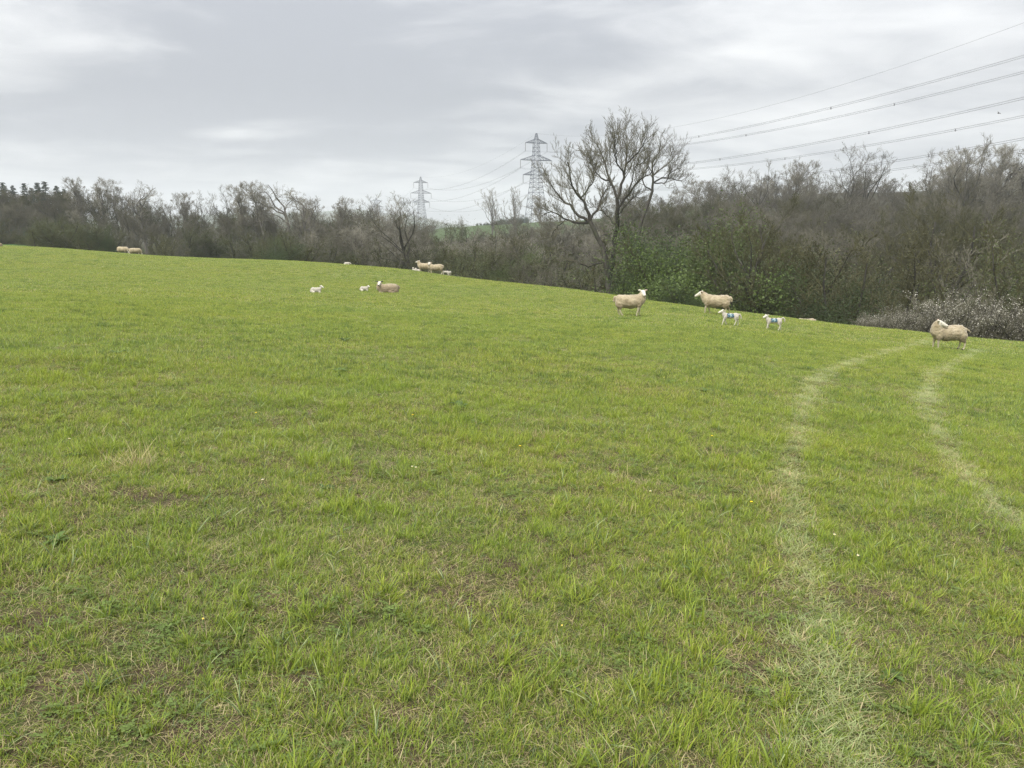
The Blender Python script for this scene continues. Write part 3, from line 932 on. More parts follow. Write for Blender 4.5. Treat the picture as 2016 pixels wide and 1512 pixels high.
def bush(name, seed, h=4.0, wide=2.6, stems=12, mats=('bark_dark', 'twig'), levels=None, leaves=0, leafcol=None, leafsize=0.08, leafvar=0.3, twn=5, blossom=0, tw=0.008, spreadup=0.35, dome=False):
    rng = np.random.default_rng(seed); g = Geo(); c = Geo()
    N = stems
    a = rng.random(N) * 6.283; rr = wide * 0.25 * np.sqrt(rng.random(N))
    st = np.stack([rr * np.cos(a), rr * np.sin(a), np.zeros(N)], 1)
    an = rng.random(N) * 6.283; le = rng.uniform(0.0, 1.0, N)
    D = np.stack([np.cos(an) * le * wide / h, np.sin(an) * le * wide / h, np.ones(N)], 1)
    L = h * rng.uniform(0.62, 0.95, N)
    if dome:   # stems fan out so that their tips lie on a rounded dome
        el = np.arcsin(rng.uniform(0.12, 1.0, N))
        D = np.stack([np.cos(an) * np.cos(el), np.sin(an) * np.cos(el), np.sin(el)], 1)
        L = 0.80 / np.sqrt((np.cos(el) / (wide * 0.62)) ** 2 + (np.sin(el) / h) ** 2) * rng.uniform(0.75, 1.05, N)
    P = grow(st, D, L, 6, 0.12 if dome else 0.14, 0.0 if dome else 0.03, rng)
    rad = taper(np.full(N, 0.012 * h + 0.01) * rng.uniform(0.6, 1.3, N), 7, 0.25)
    g.tubes(P, rad, 4, cap=False)
    levels = levels or [dict(m=10, ratio=0.34, rr=0.5, nseg=3, up=0.1, ang=(0.4, 1.1)), dict(m=8, ratio=0.5, nseg=2, up=0.1, rmin=0.008)]
    tips = crown_from(c, P, rad, L, rng, levels, tw, twn, 0.55)
    o = {'trunk': g.mesh(name + '_trunk', [M[mats[0]]], False), 'crown': c.mesh(name + '_crown', [M[mats[1]]])}
    if leaves:
        pick = rng.integers(0, len(tips), leaves)
        cl_ = vnoise(tips[pick, 0] * 1.3 + tips[pick, 2] * 0.7, tips[pick, 1] * 1.3 + tips[pick, 2], seed)[:, None]
        cc = np.array(leafcol) * rng.uniform(1 - leafvar, 1 + leafvar, (leaves, 1)) * (0.7 + 0.6 * cl_)
        c2 = Geo(); c2.leaves(tips[pick] + rng.normal(0, 0.24 if dome else 0.10, (leaves, 3)), rng, leafsize, cc)
        o['foliage'] = c2.mesh(name + '_foliage', [M['leaf']])
    if blossom:
        pick = rng.integers(0, len(tips), blossom)
        pick = pick[vnoise(tips[pick, 0] * 1.6, tips[pick, 2] * 1.6 + tips[pick, 1], seed + 4) > 0.50]
        k = len(pick); b = Geo()
        # flower clusters strung along the twigs
        off = rng.normal(0, 0.035, (k, 3))
        b.leaves(tips[pick] + off, rng, 0.042)
        o['blossom'] = b.mesh(name + '_blossom', [M['blossom']], False)
    return dict(parts=o, h=float(np.percentile(tips[:, 2], 99.5)))


def spruce(name, seed, h=14.0):
    rng = np.random.default_rng(seed); g = Geo(); c = Geo()
    T = np.array([[[0, 0, 0], [0.05, 0, h * 0.5], [0, 0.05, h]]])
    g.tubes(T, np.array([[0.2, 0.12, 0.02]]), 6, cap=False)
    n = 420
    z = h * (0.12 + 0.88 * np.sort(rng.random(n)) ** 0.9)
    L = ((h - z) * 0.26 + 0.3) * rng.uniform(0.3, 1.2, n)
    a = rng.random(n) * 6.283
    st = np.stack([0 * z, 0 * z, z], 1); D = np.stack([np.cos(a), np.sin(a), 0 * a + 0.15], 1)
    P = grow(st, D, L, 4, 0.06, -0.07, rng); rad = taper(np.full(n, 0.03), 5, 0.3)
    c.tubes(P, rad, 3, cap=False)
    s2, D2, L2, r2 = spawn(P, rad, L, 16, 0.1, 1.0, (0.5, 1.0), 0.32, rng, 0.9, -0.12, 0.4)
    c.spikes(s2, s2 + (D2 + np.array([0, 0, -0.25])) * (L2[:, None] * rng.uniform(0.4, 1.5, (len(s2), 1)) + 0.12), 0.04)
    return dict(parts={'trunk': g.mesh(name + '_trunk', [M['bark_dark']], False), 'crown': c.mesh(name + '_crown', [M['needle']])}, h=h)


V = {}
V['broad1'] = bare_tree('broad1', 1, 15, 0.28, 0.30, 8, 1.0)
V['broad2'] = bare_tree('broad2', 2, 15, 0.22, 0.28, 9, 1.15)
V['broad3'] = bare_tree('broad3', 3, 15, 0.34, 0.26, 8, 0.9, mats=('bark_dark', 'twig'))
V['broad4'] = bare_tree('broad4', 31, 15, 0.24, 0.27, 9, 1.1, mats=('bark_dark', 'twig_olive'))
V['sky1'] = bare_tree('sky1', 32, 15, 0.34, 0.22, 8, 0.95, limb=0.38, levels=fan(4, 4, 0.62, wander=0.22), twn=3, tw=0.0065, mats=('bark_dark', 'twig'))
V['sky2'] = bare_tree('sky2', 33, 15, 0.26, 0.24, 9, 1.2, limb=0.42, levels=fan(4, 4, 0.62, wander=0.22), twn=3, tw=0.0065, mats=('bark_dark', 'twig'))
V['oak'] = bare_tree('oak', 35, 14, 0.22, 0.30, 10, 1.2, limb=0.40, levels=fan(4, 4, 0.62, wander=0.24), twn=4, tw=0.007, mats=('bark_dark', 'twig_olive'), leaves=9000, leafcol=(0.085, 0.082, 0.034), leafsize=0.035)
V['tall1'] = bare_tree('tall1', 4, 17, 0.42, 0.22, 8, 0.70, up=0.4, limb=0.30, mats=('bark', 'twig_pale'))
V['tall2'] = bare_tree('tall2', 5, 17, 0.40, 0.20, 7, 0.62, up=0.45, limb=0.28, mats=('bark', 'twig_pale'))
V['gnarl'] = bare_tree('gnarl', 6, 14, 0.25, 0.30, 5, 0.9, wander=0.42, twn=3, mats=('bark', 'twig_pale'), limb=0.42, levels=fan(4, 4, 0.55, wander=0.36))
V['gnarl2'] = bare_tree('gnarl2', 26, 14, 0.45, 0.16, 5, 0.7, wander=0.38, twn=3, mats=('bark_dark', 'twig'), limb=0.34, levels=fan(4, 4, 0.55, wander=0.33))
V['budding'] = bare_tree('budding', 7, 14, 0.25, 0.26, 9, 1.1, mats=('bark_dark', 'twig_olive'), leaves=9000, leafcol=(0.085, 0.082, 0.034), leafsize=0.04)
V['poplar'] = bare_tree('poplar', 8, 13, 0.14, 0.15, 10, 0.55, up=0.6, limb=0.42, mats=('bark', 'twig_pale'), twn=3, levels=fan(5, 3, 0.5, ang=(0.3, 0.7), up=0.3))
V['thicket1'] = bush('thicket1', 11, 5, 3.2, 15, levels=[dict(m=9, ratio=0.42, rr=0.5, nseg=3), dict(m=8, ratio=0.5, nseg=2, rmin=0.01), dict(m=5, ratio=0.5, nseg=2, rmin=0.008)], twn=3, mats=('bark_dark', 'twig'))
V['thicket2'] = bush('thicket2', 12, 5, 3.6, 34, levels=[dict(m=10, ratio=0.30, rr=0.5, nseg=3, up=0.08, ang=(0.4, 1.0)), dict(m=8, ratio=0.5, nseg=2, rmin=0.008, up=0.08), dict(m=4, ratio=0.55, nseg=2, rmin=0.007, up=0.1)], twn=3, mats=('bark_dark', 'twig_olive'), leaves=40000, leafcol=(0.092, 0.090, 0.038), leafsize=0.036, leafvar=0.2, dome=True)
V['thicket3'] = bush('thicket3', 13, 5, 3.6, 34, levels=[dict(m=10, ratio=0.30, rr=0.5, nseg=3, up=0.08, ang=(0.4, 1.0)), dict(m=8, ratio=0.5, nseg=2, rmin=0.008, up=0.08), dict(m=4, ratio=0.55, nseg=2, rmin=0.007, up=0.1)], twn=3, mats=('bark_dark', 'twig_olive'), leaves=36000, leafcol=(0.080, 0.095, 0.034), leafsize=0.038, leafvar=0.2, dome=True)
V['thicket4'] = bush('thicket4', 23, 5, 3.4, 15, levels=[dict(m=9, ratio=0.42, rr=0.5, nseg=3), dict(m=8, ratio=0.5, nseg=2, rmin=0.01), dict(m=5, ratio=0.5, nseg=2, rmin=0.008)], twn=3, mats=('bark', 'twig_pale'))
V['green1'] = bush('green1', 14, 5, 3.4, 30, leaves=120000, leafcol=(0.045, 0.070, 0.021), leafsize=0.044, leafvar=0.18, mats=('bark_dark', 'twig_olive'), dome=True)
V['green2'] = bush('green2', 15, 5, 3.4, 30, leaves=120000, leafcol=(0.082, 0.118, 0.028), leafsize=0.044, leafvar=0.18, mats=('bark_dark', 'twig_olive'), dome=True)
V['thorn1'] = bush('thorn1', 16, 3, 2.4, 20, levels=[dict(m=8, ratio=0.42, rr=0.5, nseg=3), dict(m=8, ratio=0.5, nseg=2, rmin=0.007)], twn=4, mats=('bark_dark', 'twig'), blossom=2800, tw=0.006)
V['thorn2'] = bush('thorn2', 17, 3, 2.6, 18, levels=[dict(m=8, ratio=0.42, rr=0.5, nseg=3), dict(m=8, ratio=0.5, nseg=2, rmin=0.007)], twn=4, mats=('bark_dark', 'twig'), blossom=2000, tw=0.006)
V['spruce1'] = spruce('spruce1', 18)
V['spruce2'] = spruce('spruce2', 19, 13)

prng = random.Random(42)
ROWS = {}


def put_tree(var, x, Y, top, label, cat='tree', group=None, name='tree', wide=1.0, sink=0.25, maxh=None):
    v = V[var]
    b = at_dist(x, Y)
    _, t = ray(x, top)
    h = (EYE - float(t) * Y) - b.z + sink
    s = max(h, 0.8) / v['h']
    root = empty(name, (b.x, b.y, b.z - sink), label, cat, group, prng.random() * 6.283)
    sw = s * wide * prng.uniform(0.9, 1.12)
    root.scale = (sw, sw, s)
    for pn, me in v['parts'].items(): link(pn, me, root)
    if group: ROWS.setdefault(group, []).append((x, root))
    return root


def interp_top(x, tab):
    return float(np.interp(x, [a for a, _ in tab], [b for _, b in tab]))


# --- wood on the left
SKY_L = [(-60, 366), (0, 367), (60, 368), (130, 370), (170, 374), (215, 382), (260, 386), (300, 398), (345, 402), (400, 408), (440, 404), (500, 398), (560, 408), (600, 416), (640, 420)]
for x, tp in ((17, 357), (35, 364), (57, 361), (70, 366), (84, 357), (98, 357), (120, 362), (134, 368), (-14, 360), (4, 369)):
    put_tree('spruce1' if prng.random() < .5 else 'spruce2', x, prng.uniform(180, 205), tp + prng.uniform(0, 6), 'dark spruce standing above the bare trees at the far left of the wood', 'spruce', 'spruces above the left wood', 'spruce_tree', 1.15)
SL = [('tall1', 171, 150, 352, 'tall bare tree beside the spruces with a wide pale crown, left wood'),
      ('tall2', 200, 145, 354, 'tall slender bare tree with pale upper twigs, right of the spruces'),
      ('sky1', 255, 148, 360, 'broad bare tree rising over the two grazing ewes at the left'),
      ('gnarl', 288, 146, 369, 'crooked bare tree just right of the broad one above the grazing ewes'),
      ('tall2', 234, 160, 368, 'thin bare tree between the slender tree and the broad one above the ewes'),
      ('sky2', 322, 150, 384, 'low round bare crown left of the pair of domes in the left wood'),
      ('tall2', 353, 150, 379, 'first of two bare dome shaped crowns on the left skyline'),
      ('sky2', 384, 152, 381, 'second of two bare dome shaped crowns on the left skyline'),
      ('sky1', 462, 135, 371, 'bare tree at the left side of the tallest clump in the left wood'),
      ('tall1', 490, 132, 366, 'tall bare tree in the middle of the tallest clump of the left wood'),
      ('tall1', 522, 130, 359, 'tallest bare tree of the clump, its top highest on the left skyline'),
      ('gnarl', 562, 122, 364, 'gnarled dead looking tree with crooked bare limbs against the sky'),
      ('gnarl', 592, 124, 372, 'crooked bare tree leaning beside the gnarled one'),
      ('tall2', 628, 140, 391, 'thin bare tree right of the crooked ones, in front of the far hill'),
      ('tall2', 664, 145, 391, 'thin pale bare tree above the olive brush, crossing the far hill'),
      ('poplar', 740, 180, 402, 'small bare tree before the far hill left of the round tree'),
      ('poplar', 782, 170, 392, 'slim bare tree touching the left side of the round bare tree')]
for v_, x, Y, tp, lb in SL: put_tree(v_, x, Y, tp, lb, name='bare_tree')
for x in np.arange(-70, 680, 24):
    x = x + prng.uniform(-8, 8)
    put_tree(prng.choice(['broad1', 'broad4', 'broad3', 'budding', 'broad4']), x, prng.uniform(148, 168), interp_top(x, SKY_L) + prng.uniform(2, 18),
             'bare grey brown tree in the back row of the left wood', group='back row trees of the left wood', name='bare_tree', wide=1.15)
for x in np.arange(-60, 660, 25):
    x = x + prng.uniform(-10, 10)
    put_tree(prng.choice(['broad1', 'broad3', 'broad2', 'tall1', 'broad3']), x, prng.uniform(124, 138), interp_top(x, SKY_L) + prng.uniform(20, 50),
             'bare tree in the front row of the left wood behind the brow of the field', group='front row trees of the left wood', name='bare_tree', wide=1.1)
for x in np.arange(-50, 700, 27):
    x = x + prng.uniform(-9, 9)
    Y = prng.uniform(113, 122)
    base = interp_top(x, [(0, 484), (225, 498), (400, 508), (600, 516), (700, 524)])
    put_tree(prng.choice(['thicket1', 'thicket1', 'thicket2', 'thicket2', 'thicket3']), x, Y, base - prng.uniform(26, 62),
             'brown leafless thicket at the foot of the left wood', 'bush', 'thickets at the foot of the left wood', 'bush', 1.2)
for x, w_, tp, v_, lb in ((95, 1.2, 438, 'thicket3', 'olive green bush in young leaf left of the grazing ewes, nearest the frame edge'),
                          (128, 1.2, 440, 'thicket3', 'wide yellow green bush in young leaf under the tall bare tree beside the spruces'),
                          (188, 1.1, 446, 'thicket3', 'olive bush in young leaf just left of the grazing ewes'),
                          (210, 1.0, 455, 'green1', 'small dark green bush standing closest to the grazing ewes'),
                          (540, 1.7, 480, 'green1', 'wide dark green bush on the brow under the crooked trees'),
                          (588, 0.9, 500, 'green1', 'small very dark evergreen bush at the right end of the wide green one'),
                          (570, 1.2, 470, 'thicket3', 'olive green bush behind the wide dark green one'),
                          (310, 1.2, 462, 'thicket2', 'dull olive bush to the right of the grazing ewes')):
    put_tree(v_, x, 98 if x < 400 else 86, tp, lb, 'bush', name='bush', wide=w_)

# --- middle: brushy valley between the woods
put_tree('sky2', 824, 88, 384, 'round spreading bare tree on the brow behind the two standing ewes', name='bare_tree', wide=1.55)
MIDTOP = [(600, 425), (650, 418), (700, 412), (740, 420), (790, 440), (860, 452), (900, 450), (950, 446), (1000, 440), (1060, 434), (1120, 430), (1180, 426), (1240, 415)]
for Y0, dy in ((170, 4), (140, 22), (112, 46)):
    for x in np.arange(610, 1250, 27):
        x = x + prng.uniform(-10, 10)
        put_tree(prng.choice(['thicket4', 'thicket2', 'tall1', 'thicket4', 'broad2', 'thicket1']), x, Y0 + prng.uniform(-9, 9), interp_top(x, MIDTOP) + dy - 8 + prng.uniform(-4, 12),
                 'grey brown scrub tree in the hollow between the two woods', 'tree', 'scrub trees in the middle hollow', 'scrub_tree', 1.4)
for x in np.arange(600, 1250, 24):
    x = x + prng.uniform(-9, 9)
    cy = interp_top(x, [(600, 516), (800, 532), (1000, 557), (1200, 581), (1300, 596)])
    put_tree(prng.choice(['thicket1', 'thicket2', 'thicket3', 'thicket4']), x, interp_top(x, [(600, 96), (900, 86), (1200, 74)]) + prng.uniform(-3, 4), cy - prng.uniform(22, 60),
             'leafless olive brown bush just behind the brow in the middle of the picture', 'bush', 'bushes behind the middle of the brow', 'bush', 1.25)
for x, tp, v_, w_, Y, lb in ((905, 520, 'thicket3', 1.6, 78, 'low olive green bush on the brow right of the two standing ewes'),
                             (1000, 508, 'green2', 0.8, 90, 'small bright green bush left of the big ash, higher one'),
                             (960, 538, 'green2', 1.0, 80, 'low bright green bush near the brow left of the big ash'),
                             (1070, 505, 'thicket3', 1.6, 85, 'round green brown bush left of the big ash trunk'),
                             (760, 505, 'thicket2', 1.3, 92, 'olive bush at the foot of the round bare tree')):
    put_tree(v_, x, Y, tp, lb, 'bush', name='bush', wide=w_)
put_tree('poplar', 967, 300, 371, 'upright bare tree on the ridge, left of the pair beside the large pylon', name='bare_tree', wide=1.1)
put_tree('poplar', 1019, 300, 369, 'upright bare tree on the ridge, next to the large pylon', name='bare_tree', wide=1.15)
put_tree('tall2', 1072, 240, 385, 'thin bare tree right in front of the large pylon', name='bare_tree', wide=0.9)
put_tree('poplar', 908, 330, 425, 'tiny bare tree on the ridge far left of the large pylon', name='bare_tree')
for i, x in enumerate(np.linspace(940, 1034, 15)):
    put_tree('green1', x + prng.uniform(-2, 2), 452 + prng.uniform(-6, 6), interp_top(x, [(940, 440), (990, 431), (1034, 426)]) + prng.uniform(-2, 2),
             'dark round shrub in the hedge along the green ridge', 'shrub', 'hedge shrubs along the green ridge', 'hedge_shrub', 1.2)

# --- wood on the right hillside
SKY_R = [(1290, 350), (1330, 338), (1380, 328), (1420, 326), (1480, 324), (1540, 326), (1600, 322), (1650, 325), (1700, 330), (1760, 335), (1800, 325), (1850, 312), (1900, 308), (1950, 305), (2016, 300), (2100, 295)]
SR = [('sky1', 1400, 175, 333, 'bare tree on the right skyline just right of the big ash'),
      ('sky2', 1452, 180, 334, 'bare tree on the right skyline under the lower power cables'),
      ('sky1', 1500, 185, 325, 'tall bare tree in the left third of the right skyline'),
      ('tall1', 1543, 180, 320, 'tall bare tree with pale tips, left of the wide round crowns'),
      ('sky1', 1585, 180, 316, 'bare tree directly left of the wide round crowns on the skyline'),
      ('sky2', 1668, 170, 294, 'left one of two wide round bare crowns on the right skyline'),
      ('sky2', 1730, 168, 292, 'right one of two wide round bare crowns on the right skyline'),
      ('sky1', 1808, 175, 300, 'tall bare tree right of the two wide round crowns'),
      ('tall1', 1850, 165, 294, 'tall bare tree with upright pale branches near the right edge'),
      ('sky1', 1893, 150, 281, 'high bare tree over the dark crown near the right edge'),
      ('tall1', 1928, 150, 284, 'high bare tree, third from the right edge on the skyline'),
      ('gnarl2', 1975, 150, 276, 'crooked bare tree with winding limbs near the right edge'),
      ('gnarl2', 2014, 150, 268, 'crooked bare tree cut by the right edge of the picture')]
for v_, x, Y, tp, lb in SR: put_tree(v_, x, Y, tp, lb, name='bare_tree', wide=1.05)
for Y0, dy, step, kinds, lb, gp in ((215, 24, 25, ['broad1', 'broad2', 'broad3', 'tall1'], 'bare tree high on the right hillside, behind the others', 'trees high on the right hillside'),
                                    (165, 50, 26, ['broad1', 'broad4', 'broad3', 'budding', 'broad4'], 'bare brown tree halfway up the right hillside', 'trees halfway up the right hillside'),
                                    (128, 82, 29, ['broad4', 'oak', 'broad3', 'sky2'], 'dark bare tree low on the right hillside', 'trees low on the right hillside'),
                                    (95, 128, 36, ['oak', 'broad3', 'oak', 'broad4'], 'bare tree at the foot of the right hillside', 'trees at the foot of the right hillside')):
    for x in np.arange(1235 if Y0 > 100 else 1280, 2110, step):
        x = x + prng.uniform(-10, 10)
        put_tree(prng.choice(kinds), x, Y0 + prng.uniform(-12, 12), interp_top(x, SKY_R) + dy + prng.uniform(-8, 22), lb, group=gp, name='bare_tree', wide=1.15)
for x in np.arange(1240, 2110, 30):
    x = x + prng.uniform(-10, 10)
    cy = interp_top(x, [(1200, 581), (1400, 609), (1600, 633), (1800, 655), (2016, 675)])
    put_tree(prng.choice(['thicket2', 'thicket3', 'green1', 'green1', 'thicket3']), x, prng.uniform(69, 78), cy - prng.uniform(50, 110),
             'dark undergrowth bush at the edge of the right wood', 'bush', 'undergrowth at the edge of the right wood', 'bush', 1.3)
for v_, x, Y, tp, w_, lb in (('green1', 1266, 60, 474, 1.0, 'dark green leafy bush right of the ash trunk'),
                             ('green1', 1315, 67, 500, 1.0, 'dark green leafy bush behind the gap right of the first'),
                             ('green2', 1385, 57, 462, 1.25, 'tall bright green leafy bush behind the ewe walking left'),
                             ('green2', 1355, 60, 500, 1.0, 'lower bright green bush left of the tall bright one'),
                             ('green1', 1330, 50, 560, 1.1, 'low dark green bush on the brow between the two nearest ewes'),
                             ('green1', 1440, 56, 540, 1.1, 'dark green bush behind the two marked lambs'),
                             ('oak', 1508, 55, 402, 1.15, 'spreading budding oak with a stout trunk behind the marked lambs'),
                             ('thicket2', 1640, 52, 482, 1.15, 'large domed olive brown bush left of the blossom'),
                             ('thicket2', 1745, 50, 496, 1.1, 'large domed reddish brown bush above the blossom'),
                             ('green1', 1600, 50, 560, 1.2, 'dark green bush under the domed brown bushes'),
                             ('thicket2', 1815, 50, 540, 1.1, 'dull brown bush right of the domed bushes'),
                             ('thicket3', 2005, 44, 480, 0.8, 'yellow green willow bush at the right edge of the picture'),
                             ('thicket2', 1570, 53, 505, 1.1, 'domed olive bush between the budding oak and the large domed bush'),
                             ('thicket3', 1455, 60, 490, 1.1, 'rounded olive bush between the bright green bush and the oak'),
                             ('oak', 1870, 66, 385, 1.2, 'dark limbed budding oak above the blossom near the right edge'),
                             ('thicket1', 1900, 58, 480, 1.2, 'twiggy brown bush behind the blossom near the right edge')):
    put_tree(v_, x, Y, tp, lb, 'tree' if v_ == 'oak' else 'bush', name='oak_tree' if v_ == 'oak' else 'bush', wide=w_)
bl = [(1722, 622), (1748, 612), (1765, 606), (1800, 600), (1838, 605), (1868, 590), (1900, 578), (1932, 572), (1962, 575), (1992, 582), (2022, 590), (2050, 600)]
for i, (x, tp) in enumerate(bl):
    put_tree('thorn1' if i % 2 else 'thorn2', x, 39 + (i % 3) * 1.3, tp, 'blackthorn bush speckled with white blossom behind the right brow', 'blackthorn bush',
             'blossoming blackthorns behind the right brow', 'blackthorn_bush', 1.2, sink=0.1)


# --- the big ash and its neighbour, limbs drawn after the photograph
def drawn_tree(name, Y0, xbase, ybase, lines, seed, label, sc_=3.876, ox=900, oy=210, tw=0.0062, levels=None, rk=0.58):
    rng = np.random.default_rng(seed)
    k = Y0 / F
    ub, tb = ray(xbase, ybase)
    zb = EYE - float(tb) * Y0
    root = empty(name, (float(ub) * Y0, Y0, zb), label, 'tree')
    g = Geo(); c = Geo(); PP = []; RR = []; LL = []
    depth = {}
    for li, (pts, r0, r1, tgt) in enumerate(lines):
        px_ = np.array([(ox + a / sc_, oy + (b if b > 700 else 700 - (700 - b) * 0.85) / sc_) for a, b in pts])
        u, t = ray(px_[:, 0], px_[:, 1])
        p3 = np.stack([u * Y0 - root.location.x, np.zeros(len(u)), EYE - t * Y0 - zb], 1)
        # depth wanders away from its parent's
        start = depth.get(tuple(pts[0]), 0.0)
        drift = rng.uniform(-1, 1) * 2.4 if li > 0 else 0
        f = np.linspace(0, 1, len(pts)) ** 1.2
        p3[:, 1] = start + drift * f + rng.normal(0, 0.12, len(pts)) * (f > 0)
        for q, pp in zip(pts, p3): depth[tuple(q)] = pp[1]
        # resample to 9 points
        s = np.concatenate([[0], np.cumsum(np.linalg.norm(np.diff(p3, axis=0), axis=1))])
        ss = np.linspace(0, s[-1], 11)
        Q = np.stack([np.interp(ss, s, p3[:, i]) for i in range(3)], 1)
        Q[1:-1] = 0.25 * Q[:-2] + 0.5 * Q[1:-1] + 0.25 * Q[2:]
        wob = rng.normal(0, 0.05, Q.shape); wob[0] = 0
        Q = Q + wob
        rad = np.linspace(r0, r1, 11) * rk
        gg = Geo(); gg.tubes(Q[None], rad[None], 8, cap=False)
        link('trunk' if li == 0 else 'limb', gg.mesh(name + '_limb', [M['bark_dark']], False, True), root)
        if tgt:
            PP.append(Q); RR.append(rad); LL.append(tgt)
    P = np.array(PP); rad = np.array(RR); L = np.array(LL, float)
    levels = levels or [dict(m=13, ratio=0.95, rr=0.42, nseg=7, t0=0.2, tip=0.35, wander=0.17, trop=0.06, ang=(0.4, 1.0), up=0.15, rmin=0.022), dict(m=7, ratio=0.48, rr=0.5, nseg=4, t0=0.15, tip=0.3, wander=0.2, trop=0.06, ang=(0.4, 0.9), up=0.2, rmin=0.012), dict(m=5, ratio=0.50, nseg=2, rmin=0.008, ang=(0.4, 0.9), up=0.2)]
    crown_from(c, P, rad, L, rng, levels, tw, 5, 0.62)
    link('crown', c.mesh(name + '_crown', [M['twig']]), root)
    return root


drawn_tree('ash_tree', 62, 1200, 600, [
    ([(1163, 1500), (1165, 1400), (1160, 1300), (1150, 1200), (1122, 1100), (1080, 1010), (1040, 930), (1010, 880)], 0.50, 0.26, 0),
    ([(1010, 880), (930, 840), (880, 770), (800, 720), (770, 640), (715, 590), (690, 520)], 0.22, 0.05, 2.6),
    ([(1010, 880), (1000, 790), (950, 690), (900, 620), (850, 520), (860, 430), (840, 380)], 0.24, 0.05, 2.7),
    ([(950, 690), (1000, 620), (1050, 540), (1045, 460), (1000, 400)], 0.13, 0.04, 2.2),
    ([(1010, 880), (1050, 820), (1100, 720), (1130, 640), (1150, 600)], 0.18, 0.07, 1.8),
    ([(1010, 880), (920, 900), (850, 860), (770, 815), (700, 790), (650, 830)], 0.20, 0.04, 2.0),
    ([(850, 860), (780, 900), (740, 960), (700, 1010)], 0.09, 0.03, 1.6),
    ([(1165, 1310), (1185, 1190), (1195, 1080), (1205, 960), (1216, 880), (1216, 780), (1212, 700)], 0.36, 0.24, 0),
    ([(1212, 700), (1195, 620), (1155, 540), (1130, 440), (1120, 340), (1080, 250), (1060, 190)], 0.21, 0.04, 2.8),
    ([(1155, 540), (1080, 510), (1040, 400), (1020, 320)], 0.12, 0.04, 2.3),
    ([(1212, 700), (1235, 610), (1262, 500), (1280, 400), (1285, 300), (1270, 200), (1265, 140)], 0.22, 0.04, 2.8),
    ([(1262, 500), (1200, 400), (1180, 300), (1170, 200)], 0.12, 0.04, 2.3),
    ([(1280, 400), (1340, 330), (1380, 260), (1400, 190)], 0.12, 0.04, 2.3),
    ([(1216, 780), (1290, 660), (1340, 570), (1400, 520), (1450, 480)], 0.16, 0.05, 1.8),
    ([(1290, 660), (1310, 560), (1330, 440), (1410, 350)], 0.10, 0.04, 1.9),
    ([(1205, 900), (1150, 830), (1090, 780), (1020, 760)], 0.12, 0.04, 1.3),
    ([(1216, 850), (1290, 740), (1340, 690), (1400, 700)], 0.10, 0.035, 1.4),
    ([(1150, 1190), (1060, 1200), (1010, 1230), (900, 1190), (800, 1170)], 0.13, 0.03, 1.2),
    ([(1080, 1010), (1130, 970), (1180, 985)], 0.09, 0.04, 0.8),
    ([(1120, 1100), (1170, 1105), (1230, 1110)], 0.08, 0.03, 0.8),
    ([(1205, 960), (1240, 915), (1300, 880), (1340, 800)], 0.10, 0.03, 1.1)],
    77, 'huge bare ash tree with a forked trunk on the brow in front of the woods')
drawn_tree('ash_tree', 84, 1250, 560, [
    ([(1330, 1250), (1370, 1060), (1390, 940), (1410, 850), (1465, 740), (1490, 640)], 0.40, 0.26, 0),
    ([(1490, 640), (1500, 560), (1485, 470), (1490, 380), (1540, 290), (1560, 200)], 0.24, 0.05, 3.0),
    ([(1490, 640), (1425, 590), (1400, 500), (1460, 410), (1440, 300)], 0.15, 0.05, 2.4),
    ([(1500, 560), (1570, 510), (1660, 525), (1730, 540)], 0.15, 0.05, 2.3),
    ([(1490, 500), (1560, 430), (1640, 370), (1680, 300)], 0.15, 0.05, 2.8),
    ([(1500, 560), (1600, 570), (1610, 480), (1700, 420)], 0.12, 0.05, 2.4),
    ([(1410, 850), (1380, 790), (1330, 740), (1300, 690)], 0.12, 0.05, 1.6)],
    78, 'bare ash tree directly behind the huge one, its crown showing on the right side', levels=None)

# every tree of a row says which one it is: its place among its row beside something one can find
MARKS = [(100, 'under the spruces'), (220, 'left of the grazing ewes'), (292, 'above the grazing ewes'), (440, 'below the two domed crowns'), (540, 'below the tallest left clump'),
         (640, 'near the gnarled trees'), (760, 'below the far hill'), (890, 'near the round bare tree'), (1040, 'below the ridge hedge'), (1150, 'left of the big ash'),
         (1260, 'behind the big ash'), (1350, 'above the dark green bush'), (1450, 'above the ewe walking left'), (1570, 'above the lone marked lamb'), (1700, 'left of the domed bushes'),
         (1830, 'left of the blossom'), (1930, 'above the ewe looking back'), (9999, 'at the right edge')]
ORD = ['first', 'second', 'third', 'fourth', 'fifth', 'sixth', 'seventh', 'eighth', 'ninth', 'tenth', 'eleventh', 'twelfth', 'thirteenth', 'fourteenth', 'fifteenth', 'sixteenth', 'seventeenth', 'eighteenth',
       'nineteenth', 'twentieth', 'twenty-first', 'twenty-second', 'twenty-third', 'twenty-fourth']
SHORT = {'back row trees of the left wood': 'bare back row tree', 'front row trees of the left wood': 'bare front row tree', 'thickets at the foot of the left wood': 'brown thicket',
         'scrub trees in the middle hollow': 'grey brown scrub tree', 'bushes behind the middle of the brow': 'olive brown bush on the brow', 'trees high on the right hillside': 'bare high hillside tree',
         'trees halfway up the right hillside': 'bare mid slope tree', 'trees low on the right hillside': 'dark bare lower slope tree', 'trees at the foot of the right hillside': 'bare hill foot tree',
         'undergrowth at the edge of the right wood': 'dark undergrowth bush', 'blossoming blackthorns behind the right brow': 'white flecked blackthorn bush', 'spruces above the left wood': 'dark spruce',
         'hedge shrubs along the green ridge': 'dark round hedge shrub'}
